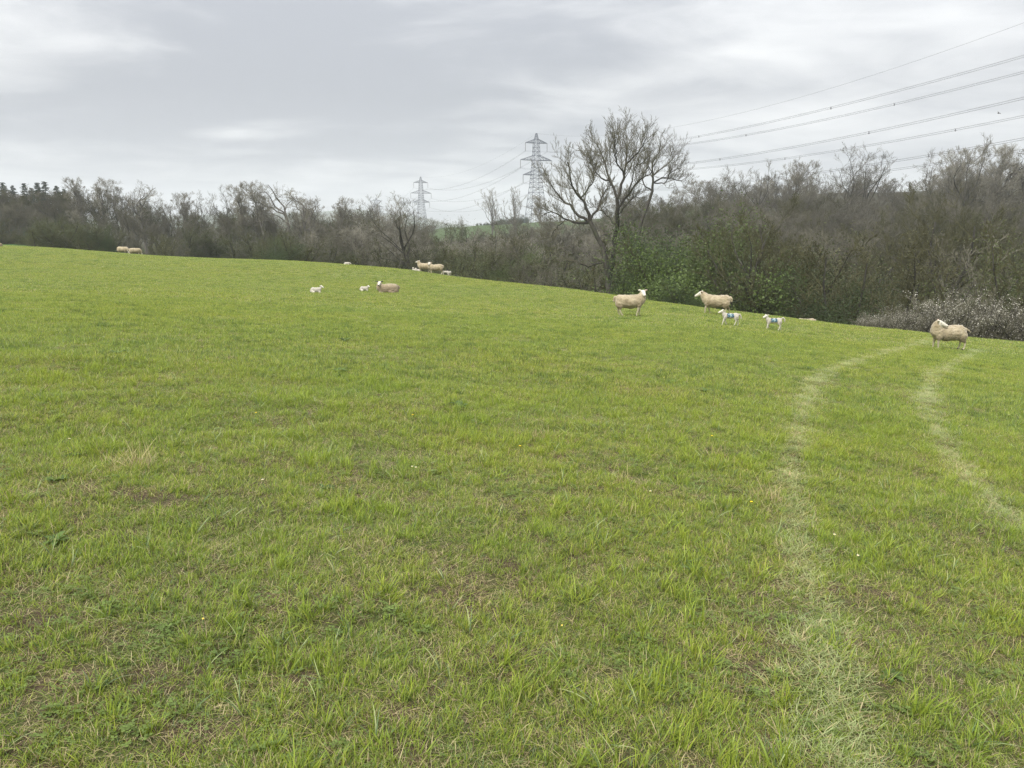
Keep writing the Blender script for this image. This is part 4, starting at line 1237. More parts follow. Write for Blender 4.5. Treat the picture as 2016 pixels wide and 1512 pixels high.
for gp, rows in ROWS.items():
    rows.sort(key=lambda q: q[0])
    bins = {}
    for x, o in rows:
        mk = next(m for lim, m in MARKS if x < lim) if 'spruce' not in gp and 'hedge' not in gp else 'row'
        bins.setdefault(mk, []).append(o)
    for mk, os_ in bins.items():
        for i, o in enumerate(os_):
            where = mk if gp not in ('spruces above the left wood', 'hedge shrubs along the green ridge') else ('at the far left skyline' if 'spruce' in gp else 'on the ridge')
            o['label'] = f"{SHORT.get(gp, 'tree')} {where}, " + (f"{ORD[i]} from the left" if len(os_) > 1 else 'the only one')

# ------------------------------------------------------------------ pylons and cables
LDIR = np.array([-0.3483, 0.9374, 0]); LN = np.array([0.9374, 0.3483, 0])
HT = 49.5


def pylon_width(z):
    return float(np.interp(z, [0, 20, 29, 36, 44.5, 47.0, 49.5], [4.9, 2.9, 2.15, 1.75, 1.35, 0.8, 0.35]))   # half width


ARMS = [(44.3, 6.35, 2.0), (34.9, 9.2, 2.6), (26.8, 7.6, 2.2)]   # height, half length, depth of truss at the body
INS = 4.6


def build_pylon():
    root = empty('pylon', (0, 0, 0), '', 'pylon')
    lev = [0, 5.0, 9.5, 13.5, 17, 20, 22.6, 24.8, 26.8, 29.0, 30.9, 32.8, 34.9, 37.5, 39.6, 41.8, 44.3, 46.3, 48, 49.5]
    cor = [(-1, -1), (1, -1), (1, 1), (-1, 1)]
    wd = 0.24
    for cx, cy in cor:
        g = Geo()
        for a, b in zip(lev[:-1], lev[1:]):
            wa, wb = pylon_width(a), pylon_width(b)
            g.beam((cx * wa, cy * wa, a), (cx * wb, cy * wb, b), wd * (1 - a / 90))
        link('leg', g.mesh('pylon_leg', [M['steel']], False), root)
    g = Geo()
    for a, b in zip(lev[:-1], lev[1:]):
        wa, wb = pylon_width(a), pylon_width(b)
        for i in range(4):
            c0, c1 = cor[i], cor[(i + 1) % 4]
            p = lambda c, w_, z: (c[0] * w_, c[1] * w_, z)
            g.beam(p(c0, wa, a), p(c1, wb, b), 0.11); g.beam(p(c1, wa, a), p(c0, wb, b), 0.11)
            g.beam(p(c0, wb, b), p(c1, wb, b), 0.11)
    link('bracing', g.mesh('pylon_bracing', [M['steel']], False), root, kind='stuff')
    for z, L, dp in ARMS:
        for sx in (-1, 1):
            g = Geo(); w0 = pylon_width(z); w1 = pylon_width(z + dp)
            tip = (sx * L, 0, z)
            for cy in (-1, 1):
                g.beam((sx * w0, cy * w0, z), tip, 0.24); g.beam((sx * w1, cy * w1, z + dp), tip, 0.20)
                for f in (0.25, 0.5, 0.75):
                    lo = (sx * (w0 + (L - w0) * f), cy * w0 * (1 - f), z)
                    up = (sx * (w1 + (L - w1) * f), cy * w1 * (1 - f), z + dp * (1 - f))
                    f2 = f - 0.25
                    up2 = (sx * (w1 + (L - w1) * f2), cy * w1 * (1 - f2), z + dp * (1 - f2))
                    g.beam(lo, up, 0.11); g.beam(lo, up2, 0.11)
            link('crossarm', g.mesh('pylon_crossarm', [M['steel']], False), root)
            g = Geo()
            zz = np.linspace(z, z - INS, 26); r = np.where(np.arange(26) % 2, 0.19, 0.10)
            g.tubes(np.stack([np.full(26, sx * L), 0 * zz, zz], 1)[None], r[None], 6, cap=False)
            link('insulator', g.mesh('pylon_insulator', [M['insulator']], False), root)
    return root


P1 = at_dist(1056, 430, 433)
P1b = np.array([P1.x, P1.y, 0.0])


def base_for_top(x, Y, ytop):
    u, t = ray(x, ytop)
    return np.array([float(u) * Y, Y, EYE - float(t) * Y - HT])


PY = [base_for_top(1056, 430, 262.5), base_for_top(828, 690, 348), base_for_top(740, 955, 389)]
pyl = build_pylon()
ang = math.atan2(LN[1], LN[0])
LB = ['large nearest lattice pylon standing left of the huge ash tree', 'middle pylon rising behind the round bare tree', 'smallest and farthest pylon on the skyline of the far hill']
for i, b in enumerate(PY):
    o = pyl if i == 0 else copy_tree(pyl)
    o['label'] = LB[i]; o['group'] = 'pylons of the power line'
    gz = float(H(b[0], b[1]))
    o.location = (b[0], b[1], gz - 0.3)
    s = (b[2] + HT - gz + 0.3) / HT
    o.scale = (1.0, 1.0, s); o.rotation_euler = (0, 0, ang)
    PY[i] = (np.array([b[0], b[1], gz - 0.3]), s)


def cable(a, b, quad_a, label, offs, spacers, rad):
    """sagging cable from a to b; quad_a = sag coefficient; offs = offsets of the wires of a bundle"""
    L = np.linalg.norm((b - a)[:2]); n = 48
    f = np.linspace(0, 1, n + 1)
    P = a[None] + (b - a)[None] * f[:, None]
    P[:, 2] -= quad_a * (f * (1 - f)) * L * L
    root = None
    g = Geo()
    for ox_, oz in offs:
        Q = P + LN[None] * ox_ + np.array([0, 0, oz])
        g.tubes(Q[None], np.full((1, n + 1), rad), 4)
    o = link('power_cable', g.mesh('power_cable', [M['cable']], False), label=label, cat='power cable', group='cables of the power line')
    for d in spacers:
        k = d / L * n
        if k >= n: continue
        i = int(k); p = P[i] + (P[i + 1] - P[i]) * (k - i)
        s = Geo(); s.beam(p + LN * -0.24 + [0, 0, .24], p + LN * 0.24 + [0, 0, -.24], 0.10); s.beam(p + LN * 0.24 + [0, 0, .24], p + LN * -0.24 + [0, 0, -.24], 0.10)
        s.beam(p + LN * -0.1 + [0, 0, -.30], p + LN * 0.1 + [0, 0, -.30], 0.16)
        link('spacer', s.mesh('spacer', [M['cable']], False), o)
    return o


BUN = [(-0.2, 0.2), (0.2, 0.2), (-0.2, -0.2), (0.2, -0.2)]
base1, s1 = PY[0]
P0b = base1 - LDIR * 360.0
names_arm = ['top', 'middle', 'lowest']
for ai, (z, L, dp) in enumerate(ARMS):
    for sx, nm in ((-1, 'left'), (1, 'right')):
        a = base1 + LN * sx * L + np.array([0, 0, (z - INS) * s1])
        # coefficients read from the photograph: height = 44 - .1127 s + .00032 s2 for the top arms
        b = a - LDIR * 360; b[2] = a[2] + 0.9
        cable(a, b, 0.00032, f'bundled power cable from the {nm} {names_arm[ai]} arm of the large pylon to the upper right', BUN,
              np.arange(40 + 17 * ai + (9 if sx > 0 else 0), 360, 62), 0.020)
        for q, (pa, pb, wn) in enumerate(((0, 1, 'large'), (1, 2, 'middle'))):
            (ba, sa), (bb, sb) = PY[pa], PY[pb]
            a2 = ba + LN * sx * L + np.array([0, 0, (z - INS) * sa]); b2 = bb + LN * sx * L + np.array([0, 0, (z - INS) * sb])
            cable(a2, b2, 0.00045, f'power cable running left from the {nm} {names_arm[ai]} arm of the {wn} pylon', [(-0.2, 0.1), (0.2, -0.1)], [], 0.032 if q == 0 else 0.03)
a = base1 + np.array([0, 0, HT * s1]); b = a - LDIR * 360; b[2] = a[2] + 4.9
cable(a, b, 0.000481, 'thin single earth wire from the tip of the large pylon, highest at the upper right', [(0, 0)], [], 0.024)
for q, wn in ((0, 'large'), (1, 'middle')):
    a = PY[q][0] + np.array([0, 0, HT * PY[q][1]]); b = PY[q + 1][0] + np.array([0, 0, HT * PY[q + 1][1]])
    cable(a, b, 0.0004, f'faint earth wire running left from the tip of the {wn} pylon', [(0, 0)], [], 0.02)

# ------------------------------------------------------------------ sheep
def wool_mat():
    m, t, out = material('fleece')
    pos = t.new('ShaderNodeTexCoord').outputs['Object']
    n = t.noise(pos, 5.0, 4, 0.6); n2 = t.noise(pos, 38.0, 4, 0.7)
    c = t.mix(t.ramp(n, 0.3, 0.7), (0.30, 0.245, 0.157), (0.50, 0.425, 0.290))
    sp = t.new('ShaderNodeSeparateXYZ'); t.l.new(pos, sp.inputs[0])
    belly_mix = t.math('MULTIPLY', t.ramp(sp.outputs[2], 0.58, 0.30), t.ramp(n, 0.15, 0.55))  # fleece turns darker brown towards the belly, in uneven patches
    c = t.mix(t.math('MULTIPLY', belly_mix, 0.75), c, (0.17, 0.13, 0.085))
    c = t.mix(t.math('MULTIPLY', n2, 0.45), c, (0.25, 0.19, 0.12))
    bp = t.new('ShaderNodeBump', inp={'Strength': 0.9, 'Distance': 0.03}); t.l.new(n2, bp.inputs['Height'])
    b = t.new('ShaderNodeBsdfPrincipled', inp={'Base Color': c, 'Roughness': 1.0}); b.inputs['Specular IOR Level'].default_value = 0.1
    b.inputs['Sheen Weight'].default_value = 0.3
    t.l.new(bp.outputs[0], b.inputs['Normal']); t.l.new(b.outputs[0], out.inputs[0])
    return m


M['wool'] = wool_mat()
M['lambwool'] = simple_mat('lamb_fleece', (0.43, 0.395, 0.34), 0.95, 0.12, 14.0, spec=0.1)
M['face'] = simple_mat('white_face', (0.58, 0.54, 0.46), 0.8, 0.08, 12.0, spec=0.2)
M['shin'] = simple_mat('leg_hair', (0.44, 0.39, 0.28), 0.9, 0.2, 10.0, spec=0.1)
M['nose'] = simple_mat('dark_nose', (0.035, 0.03, 0.03), 0.5, 0.1, 12.0)
M['ear'] = simple_mat('ear_skin', (0.40, 0.31, 0.25), 0.9, 0.2, 12.0)
M['hoof'] = simple_mat('hoof', (0.10, 0.085, 0.06), 0.6, 0.2, 12.0)
M['paint'] = simple_mat('blue_marker_paint', (0.015, 0.07, 0.15), 0.7, 0.25, 20.0)
M['paint_pale'] = simple_mat('blue_smear', (0.27, 0.37, 0.39), 0.8, 0.2, 20.0)
TAGS = {'wool': 0, 'face': 1, 'shin': 2, 'nose': 3, 'ear': 4, 'hoof': 5}


class Body:
    """an animal as a chain of blended spheres, remeshed into one skin"""
    def __init__(s): s.c = []; s.r = []; s.t = []

    def ball(s, c, r, tag):
        s.c.append(np.array(c, float)); s.r.append(np.array([r] * 3 if np.isscalar(r) else r, float)); s.t.append(TAGS[tag])

    def chain(s, pts, rs, tag, flat=None):
        pts = [np.array(p, float) for p in pts]
        for (a, ra), (b, rb) in zip(zip(pts[:-1], rs[:-1]), zip(pts[1:], rs[1:])):
            n = max(2, int(np.linalg.norm(b - a) / (0.35 * min(ra, rb))) + 1)
            for f in np.linspace(0, 1, n):
                s.ball(a + (b - a) * f, ra + (rb - ra) * f, tag)

    def build(s, name, voxel, wool, seed):
        # unit sphere
        nu, nv = 14, 9
        th = np.linspace(0, math.pi, nv); ph = np.arange(nu) * 2 * math.pi / nu
        U = np.array([(0, 0, 1.)] + [(math.sin(a) * math.cos(b), math.sin(a) * math.sin(b), math.cos(a)) for a in th[1:-1] for b in ph] + [(0, 0, -1.)])
        Q = []; T = []
        for i in range(nv - 3):
            for j in range(nu):
                a = 1 + i * nu + j; b = 1 + i * nu + (j + 1) % nu
                Q.append((a, a + nu, b + nu, b))
        last = 1 + (nv - 2) * nu
        for j in range(nu):
            T.append((0, 1 + j, 1 + (j + 1) % nu)); k = 1 + (nv - 3) * nu
            T.append((last, k + (j + 1) % nu, k + j))
        Q = np.array(Q); T = np.array(T)
        n = len(s.c); c = np.array(s.c); r = np.array(s.r)
        V = (c[:, None] + U[None] * r[:, None]).reshape(-1, 3)
        off = (np.arange(n) * len(U))[:, None, None]
        me = mk_mesh(name, V, [(Q[None] + off).reshape(-1, 4), (T[None] + off).reshape(-1, 3)], [])
        tmp = bpy.data.objects.new(name + '_tmp', me); C.objects.link(tmp)
        md = tmp.modifiers.new('r', 'REMESH'); md.mode = 'VOXEL'; md.voxel_size = voxel; md.use_smooth_shade = True
        ms = tmp.modifiers.new('s', 'SMOOTH'); ms.factor = 0.6; ms.iterations = 3
        dg = bpy.context.evaluated_depsgraph_get()
        out = bpy.data.meshes.new_from_object(tmp.evaluated_get(dg))
        bpy.data.objects.remove(tmp)
        out.name = name
        nv_ = len(out.vertices)
        P = np.empty(nv_ * 3, np.float32); out.vertices.foreach_get('co', P); P = P.reshape(-1, 3)
        N = np.empty(nv_ * 3, np.float32); out.vertices.foreach_get('normal', N); N = N.reshape(-1, 3)
        tag = np.empty(nv_, int)
        t = np.array(s.t)
        for i in range(0, nv_, 4000):
            d = np.linalg.norm((P[i:i + 4000, None] - c[None]) / r[None], axis=2)
            tag[i:i + 4000] = t[np.argmin((d - 1) * r.mean(1)[None], 1)]
        # tufts of fleece
        q = P * 17.0 + seed
        w1 = np.sin(q[:, 0] + 1.7 * np.sin(q[:, 2] * 1.3)) * np.sin(q[:, 1] * 1.1 + 2 * np.sin(q[:, 0] * .7)) * np.sin(q[:, 2] + q[:, 0] * .6)
        q = P * 43.0 + seed * 3
        w2 = np.sin(q[:, 0]) * np.sin(q[:, 1] + 1.3 * np.sin(q[:, 0] * .8)) * np.sin(q[:, 2] * 1.2)
        q = P * 6.0 + seed * 2
        w3 = np.sin(q[:, 0] * 1.2 + 1.1 * np.sin(q[:, 2])) * np.cos(q[:, 1] + q[:, 2])
        amp = (tag == 0) * wool
        P = P + N * (amp * (0.55 * w1 + 0.4 * w2 + 0.8 * w3))[:, None]
        out.vertices.foreach_set('co', P.astype(np.float32).ravel())
        ft = np.empty(len(out.polygons), np.int32)
        lv = np.empty(len(out.loops), np.int32); out.loops.foreach_get('vertex_index', lv)
        ls = np.empty(len(out.polygons), np.int32); out.polygons.foreach_get('loop_start', ls)
        ft = tag[lv[ls]].astype(np.int32)
        out.polygons.foreach_set('material_index', ft)
        out.polygons.foreach_set('use_smooth', np.ones(len(ft), bool))
        out.update()
        return out


def make_sheep(name, label, cat, loc, yaw, head=(0.60, 0, 0.86), hdir=(1, 0, -0.25), lie=False, stride=(0, 0, 0, 0), lamb=False, scale=1.0,
               seed=1.0, graze=False, tail=None, group=None, dark_ear=False, mark=None, legs_dx=0.0, black=False, slim=1.0):
    B = Body()
    hdir = norm(np.array(hdir, float)); head = np.array(head, float)
    k = 1.0
    if not lamb:
        dz = -0.335 if lie else 0.0
        B.ball((0.29, 0, 0.575 + dz), (0.26, 0.225 * slim, 0.255), 'wool'); B.ball((0.05, 0, 0.555 + dz), (0.34, 0.265 * slim, 0.275), 'wool')
        B.ball((-0.18, 0, 0.57 + dz), (0.32, 0.26 * slim, 0.27), 'wool'); B.ball((-0.36, 0, 0.60 + dz), (0.22, 0.225, 0.235), 'wool')
        for sy in (-1, 1):
            B.ball((0.36, sy * 0.11, 0.49 + dz), (0.12, 0.09, 0.18), 'wool'); B.ball((-0.42, sy * 0.12, 0.49 + dz), (0.15, 0.10, 0.19), 'wool')
        # neck, thick with fleece
        nb = np.array([0.40, 0, 0.62 + dz]); poll = head - hdir * 0.05
        mid = nb * 0.5 + poll * 0.5 + np.array([0.03 if not graze else 0.06, 0, 0.02])
        B.chain([nb, mid, poll - hdir * 0.02 + np.array([0, 0, -0.03])], [0.21, 0.155, 0.098], 'wool')
        B.ball(head + np.array([0, 0, 0.02]) - hdir * 0.02, 0.075, 'face')
        B.chain([head, head + hdir * 0.10 + np.array([0, 0, -0.012]), head + hdir * 0.215 + np.array([0, 0, -0.035])], [0.094, 0.070, 0.050], 'face')
        B.chain([head + hdir * 0.04 + np.array([0, 0, -0.045]), head + hdir * 0.15 + np.array([0, 0, -0.06])], [0.05, 0.034], 'face')
        tip = head + hdir * 0.250 + np.array([0, 0, -0.036]); B.ball(tip, (0.034, 0.034, 0.030), 'nose')
        es, er = 1.05, 0.036
    else:
        dz = -0.175 if lie else 0.0
        fat = 1.3 if lie else 1.0
        B.ball((0.12 if lie else 0.15, 0, 0.325 + dz), (0.11, 0.078 * fat, 0.10 * fat), 'wool'); B.ball((0.0, 0, 0.32 + dz), (0.15, 0.085 * fat, 0.098 * fat), 'wool')
        B.ball((-0.12 if lie else -0.16, 0, 0.325 + dz), (0.12, 0.085 * fat, 0.10 * fat), 'wool')
        for sy in (-1, 1):
            B.ball((0.17, sy * 0.05, 0.29 + dz), (0.06, 0.035, 0.09), 'wool'); B.ball((-0.19, sy * 0.052, 0.28 + dz), (0.08, 0.045, 0.10), 'wool')
        nb = np.array([0.20, 0, 0.36 + dz]); poll = head - hdir * 0.02
        B.chain([nb, (nb + poll) / 2 + np.array([0.01, 0, 0]), poll], [0.075, 0.052, 0.045], 'wool')
        B.ball(head, 0.050, 'face')
        B.chain([head, head + hdir * 0.055 + np.array([0, 0, -0.008]), head + hdir * 0.115 + np.array([0, 0, -0.02])], [0.052, 0.040, 0.027], 'face')
        tip = head + hdir * 0.135 + np.array([0, 0, -0.022]); B.ball(tip, 0.018, 'nose')
        es, er = 0.62, 0.017
    # ears stand out sideways
    side = norm(np.cross(hdir, np.array([0, 0, 1.0])))
    for sg in (-1, 1):
        e0 = head + side * sg * 0.055 * es + np.array([0, 0, 0.045 * es]) - hdir * 0.03 * es
        e1 = e0 + side * sg * 0.12 * es + np.array([0, 0, 0.025 * es]) - hdir * 0.03 * es
        B.chain([e0, (e0 + e1) / 2 + np.array([0, 0, 0.01 * es]), e1], [er * 0.8, er, er * 0.55], 'nose' if dark_ear else ('face' if sg > 0 or lamb else 'ear'))
    # legs: stride = fore/aft shift of the feet (fl, fr, hl, hr)
    q = 0.52 if lamb else 1.0
    hy = 0.115 if not lamb else 0.055
    if not lie:
        up = 0.50 if not lamb else 0.30
        for n_, sy in ((0, 1), (1, -1)):
            s_ = stride[n_]; x0 = 0.36 if not lamb else 0.175
            pts = [(x0, sy * hy, up), (x0 + 0.01 + s_ * 0.25, sy * hy, up * 0.72), (x0 + 0.02 * q + s_ * 0.55, sy * hy, up * 0.46), (x0 + s_ * 0.95, sy * hy, up * 0.14), (x0 + 0.02 * q + s_, sy * hy, 0.035 * q)]
            rr = [0.085, 0.058, 0.034, 0.023, 0.030] if not lamb else [0.040, 0.030, 0.020, 0.0145, 0.018]
            B.chain(pts[:2], rr[:2], 'wool'); B.chain(pts[1:], rr[1:], 'shin' if not lamb else 'face')
            B.ball((pts[-1][0] + 0.012, pts[-1][1], 0.02 * q), (0.038 * q, 0.030 * q, 0.028 * q), 'hoof')
        for n_, sy in ((2, 1), (3, -1)):
            s_ = stride[n_]; x0 = -0.40 if not lamb else -0.19
            pts = [(x0, sy * hy, up), (x0 + 0.05 * q + s_ * 0.2, sy * hy, up * 0.78), (x0 - 0.07 * q + s_ * 0.6, sy * hy, up * 0.52), (x0 - 0.035 * q + s_ * 0.95, sy * hy, up * 0.15), (x0 + s_, sy * hy, 0.035 * q)]
            rr = [0.12, 0.085, 0.036, 0.024, 0.031] if not lamb else [0.052, 0.040, 0.021, 0.015, 0.018]
            B.chain(pts[:2], rr[:2], 'wool'); B.chain(pts[1:3], rr[1:3], 'wool' if not lamb else 'face'); B.chain(pts[2:], rr[2:], 'shin' if not lamb else 'face')
            B.ball((pts[-1][0] + 0.012, pts[-1][1], 0.02 * q), (0.038 * q, 0.030 * q, 0.028 * q), 'hoof')
    else:
        a = q
        for sy in (-1, 1):
            B.chain([(0.30 * a, sy * 0.13 * a, 0.16 * a), (0.42 * a, sy * 0.15 * a, 0.06 * a), (0.28 * a, sy * 0.17 * a, 0.045 * a)], [0.07 * a, 0.045 * a, 0.034 * a], 'shin' if not lamb else 'face')
            B.chain([(-0.28 * a, sy * 0.14 * a, 0.18 * a), (-0.14 * a, sy * 0.23 * a, 0.09 * a), (-0.34 * a, sy * 0.24 * a, 0.05 * a), (-0.18 * a, sy * 0.27 * a, 0.04 * a)], [0.11 * a, 0.075 * a, 0.04 * a, 0.036 * a], 'wool' if not lamb else 'face')
    if tail is None:
        tail = [(-0.56, 0, 0.72 + dz), (-0.61, 0, 0.66 + dz), (-0.625, 0, 0.56 + dz)] if not lamb else [(-0.25, 0, 0.38 + dz), (-0.30, 0, 0.37 + dz), (-0.34, 0, 0.31 + dz), (-0.35, 0, 0.24 + dz)]
        if lamb and lie: tail = [(-0.20, 0, 0.13), (-0.25, 0.03, 0.09), (-0.24, 0.08, 0.05)]
    B.chain(tail, [0.05, 0.04, 0.03] if not lamb else [0.024, 0.024, 0.022, 0.02], 'wool')
    me = B.build(name + '_body', 0.015 if not lamb else 0.0085, 0.017 if not lamb else 0.003, seed)
    mats = [M['wool'] if not lamb else M['lambwool'], M['face'], M['shin'], M['nose'], M['ear'], M['hoof']]
    for m in mats: me.materials.append(m)
    root = empty(name, loc, label, cat, group, yaw)
    root.scale = (scale,) * 3
    link('body', me, root, label=None)
    for sg in (-1, 1):
        g = Body(); e = head + side * sg * (0.070 if not lamb else 0.040) + hdir * (0.055 if not lamb else 0.03) + np.array([0, 0, 0.018 * (1 if not lamb else .6)])
        r = 0.017 if not lamb else 0.011
        gg = Geo(); zz = np.array([-1, -.7, 0, .7, 1]); rr = r * np.sqrt(1 - zz ** 2) + 1e-4
        gg.tubes((e[None] + np.stack([zz * 0, zz * 0, zz * r], 1))[None], rr[None], 8, cap=False)
        link('eye', gg.mesh('eye', [M['nose']], False, True), root)
    if mark:
        bvh = BVHTree.FromPolygons([v.co for v in me.vertices], [tuple(p.vertices) for p in me.polygons])
        sy = mark

        def onto(x, z, lift):
            hit = bvh.ray_cast(Vector((x, sy * 0.6, z)), Vector((0, -sy, 0)))
            return np.array(hit[0] + hit[1] * lift) if hit[0] is not None else None
        g = Geo()
        smear = []
        for i in range(9):
            for j in range(7):
                smear.append(onto(-0.11 + i * 0.025 + 0.006 * math.sin(j * 2.1), 0.285 + j * 0.019 + 0.005 * math.sin(i * 1.7), 0.002))
        ok = [p for p in smear]
        Qs = []
        for i in range(8):
            for j in range(6):
                ids = [i * 7 + j, (i + 1) * 7 + j, (i + 1) * 7 + j + 1, i * 7 + j + 1]
                if all(ok[a_] is not None for a_ in ids): Qs.append(ids)
        g.add(np.array([p if p is not None else (0, 0, 0.3) for p in ok]), np.array(Qs))
        link('paint_smear', g.mesh('paint_smear', [M['paint_pale']], False), root)
        # two figures, a five and a three
        five = [(0.9, 1), (0.1, 1), (0.1, 0.55), (0.7, 0.58), (0.9, 0.3), (0.6, 0.0), (0.05, 0.08)]
        three = [(0.1, 0.92), (0.6, 1.0), (0.85, 0.75), (0.4, 0.53), (0.9, 0.28), (0.55, 0.0), (0.05, 0.08)]
        for fi, fig in enumerate((five, three)):
            g = Geo()
            for (ax, az), (bx, bz) in zip(fig[:-1], fig[1:]):
                pts = []
                for f in np.linspace(0, 1, 5):
                    # seen from the flank the figure reads left to right
                    xx = ax + (bx - ax) * f; zz_ = az + (bz - az) * f
                    rd = (fi * 0.125 - 0.115) + xx * 0.095
                    p = onto(-sy * -1 * rd * (1 if sy < 0 else -1) - 0.0, 0.295 + zz_ * 0.095, 0.004)
                    if p is not None: pts.append(p)
                if len(pts) > 1: g.tubes(np.array(pts)[None], np.full((1, len(pts)), 0.013), 4)
            link('painted_figure', g.mesh('painted_figure', [M['paint']], False), root)
    return root


def world_dir(yaw, d):
    c, s = math.cos(-yaw), math.sin(-yaw)
    return (d[0] * c - d[1] * s, d[0] * s + d[1] * c, d[2])


def toward_cam(yaw, z=-0.2, side=0.0): return world_dir(yaw, (side, -1, z))


def sheep_at(x, y, dist=None):
    if dist is None: return on_ground(x, y)
    u, t = ray(x, y)
    p = at_dist(x, dist); return p


SH = []
yw = R(-6)
p = on_ground(1239, 622)
make_sheep('ewe', 'ewe standing side on with her face to the camera, in front of the green bushes', 'sheep', p, yw, head=(0.50, -0.05, 0.92), hdir=toward_cam(yw, -0.3, 0.15), stride=(0.02, -0.10, 0.03, 0.14), seed=1.0, scale=1.0)
yw = R(180 + 28 - 40)
p = on_ground(1409, 619)
make_sheep('ewe', 'ewe walking left with a lamb at her hind legs, head in profile', 'sheep', p, R(180 - 22), head=(0.66, 0, 0.86), hdir=(1, 0.05, -0.35), stride=(0.08, -0.12, 0.06, -0.10), seed=2.0, scale=1.03)
yw = R(180)
p = on_ground(1864, 688)
make_sheep('ewe', 'ewe at the right edge by the blossom looking back over her shoulder', 'sheep', p, yw, head=(0.40, 0.10, 0.92), hdir=world_dir(yw, (1, -0.5, -0.28)), stride=(0.0, 0.06, -0.09, -0.05), seed=3.0,
           tail=[(-0.56, 0, 0.70), (-0.64, 0.02, 0.66), (-0.71, 0.03, 0.60)], scale=0.98)
p = on_ground(764, 577)
make_sheep('ewe', 'ewe lying in the grass, head up facing the camera, dark ears', 'sheep', p, R(180), head=(0.42, 0.08, 0.54), hdir=toward_cam(R(180), -0.3, -0.1), lie=True, seed=4.0, dark_ear=True, scale=0.93)
p = at_dist(834, 63.5)
make_sheep('ewe', 'left one of two ewes standing on the brow, looking away to the left', 'sheep', p, R(176), head=(0.56, -0.06, 0.95), hdir=world_dir(R(176), (-1, 0.5, -0.1)), stride=(0.03, -0.06, 0.05, -0.08), seed=5.0, scale=0.95)
p = at_dist(857, 62.0)
make_sheep('ewe', 'right one of two ewes standing on the brow, white face to the camera', 'sheep', p, R(183), head=(0.52, 0.03, 0.90), hdir=toward_cam(R(183), -0.3, -0.3), stride=(0.0, 0.05, -0.06, 0.0), seed=6.0, scale=0.98)
p = at_dist(237, 79.5); p.z -= 0.10
make_sheep('ewe', 'left one of two ewes grazing at the foot of the left wood', 'sheep', p, R(-8), head=(0.66, 0, 0.30), hdir=(0.5, 0, -0.9), graze=True, seed=7.0, scale=0.98, stride=(0.06, -0.06, 0.02, 0.05))
p = at_dist(261, 79.0); p.z -= 0.12
make_sheep('ewe', 'right one of two ewes grazing at the foot of the left wood, tail nearer', 'sheep', p, R(32), head=(0.62, 0, 0.28), hdir=(0.5, 0, -0.9), graze=True, seed=8.0, scale=0.95, stride=(0.06, -0.06, 0.02, 0.05))
p = at_dist(1602, 37.3)
make_sheep('ewe', 'ewe almost hidden behind the brow, only her back showing', 'sheep', (p.x, p.y, p.z - 0.47), R(175), head=(0.66, 0, 0.30), hdir=(0.6, 0, -0.8), graze=True, seed=9.0, scale=0.74)
p = on_ground(0, 486)
make_sheep('ewe', 'white sheep lying at the far left edge of the picture', 'sheep', (p.x - 0.15, p.y, p.z), R(170), head=(0.62, 0, 0.40), hdir=(0.8, 0, -0.4), lie=True, seed=10.0, scale=0.72)
# lambs
p = on_ground(1437, 641)
make_sheep('lamb', 'lamb marked in blue walking beside the ewe that walks left', 'lamb', p, R(180 - 8), head=(0.27, 0, 0.475), hdir=(1, 0.05, -0.25), lamb=True, stride=(0.09, -0.07, 0.07, -0.06), scale=1.08, seed=11, mark=1, group='lambs marked with blue figures')
p = on_ground(1522, 650)
make_sheep('lamb', 'lamb marked in blue walking alone, tail held out, right of the other marked lamb', 'lamb', p, R(180 - 2), head=(0.26, 0, 0.475), hdir=(1, 0.35, -0.2), lamb=True, stride=(0.06, -0.05, 0.03, -0.07), scale=1.06, seed=12, mark=1,
           tail=[(-0.25, 0, 0.38), (-0.31, 0, 0.42), (-0.36, 0, 0.37), (-0.37, 0, 0.30)], group='lambs marked with blue figures')
p = on_ground(622, 577)
make_sheep('lamb', 'white lamb lying alone in the grass, farthest left of the lying lambs', 'lamb', p, R(10), head=(0.26, 0.02, 0.31), hdir=(1, -0.4, -0.3), lamb=True, lie=True, scale=0.95, seed=13)
p = on_ground(717, 573)
make_sheep('lamb', 'lamb with black ears and eye patch lying beside the resting ewe', 'lamb', p, R(5), head=(0.25, -0.02, 0.29), hdir=(0.8, -0.7, -0.2), lamb=True, lie=True, scale=0.85, seed=14, dark_ear=True)
p = at_dist(680, 67.5)
make_sheep('lamb', 'white lamb lying on the brow, far from the others in the middle', 'lamb', (p.x, p.y, p.z - 0.02), R(-5), head=(0.27, 0, 0.19), hdir=(0.9, 0, -0.4), lamb=True, lie=True, scale=1.0, seed=15)
p = at_dist(814, 66.0)
make_sheep('lamb', 'left one of two lambs lying on the brow beside the standing ewes', 'lamb', (p.x, p.y, p.z - 0.02), R(150), head=(0.16, 0.0, 0.34), hdir=toward_cam(R(150), -0.1, 0), lamb=True, lie=True, scale=0.9, seed=16)
p = at_dist(820.5, 66.0)
make_sheep('lamb', 'right one of two lambs lying on the brow beside the standing ewes', 'lamb', (p.x, p.y, p.z - 0.02), R(170), head=(0.18, 0.0, 0.33), hdir=toward_cam(R(170), -0.1, -0.6), lamb=True, lie=True, scale=0.9, seed=17)
p = at_dist(875.5, 62.0)
make_sheep('lamb', 'lamb grazing on the brow just right of the two standing ewes', 'lamb', p, R(172), head=(0.34, 0.03, 0.16), hdir=(0.6, 0.2, -0.8), lamb=True, scale=0.95, seed=18)
p = at_dist(884, 61.5)
make_sheep('lamb', 'lamb seen from behind on the brow, farthest right by the standing ewes', 'lamb', p, R(80), head=(0.26, 0, 0.25), hdir=(0.7, 0, -0.7), lamb=True, scale=0.95, seed=19)

# ------------------------------------------------------------------ small plants of the meadow
drng = np.random.default_rng(99)


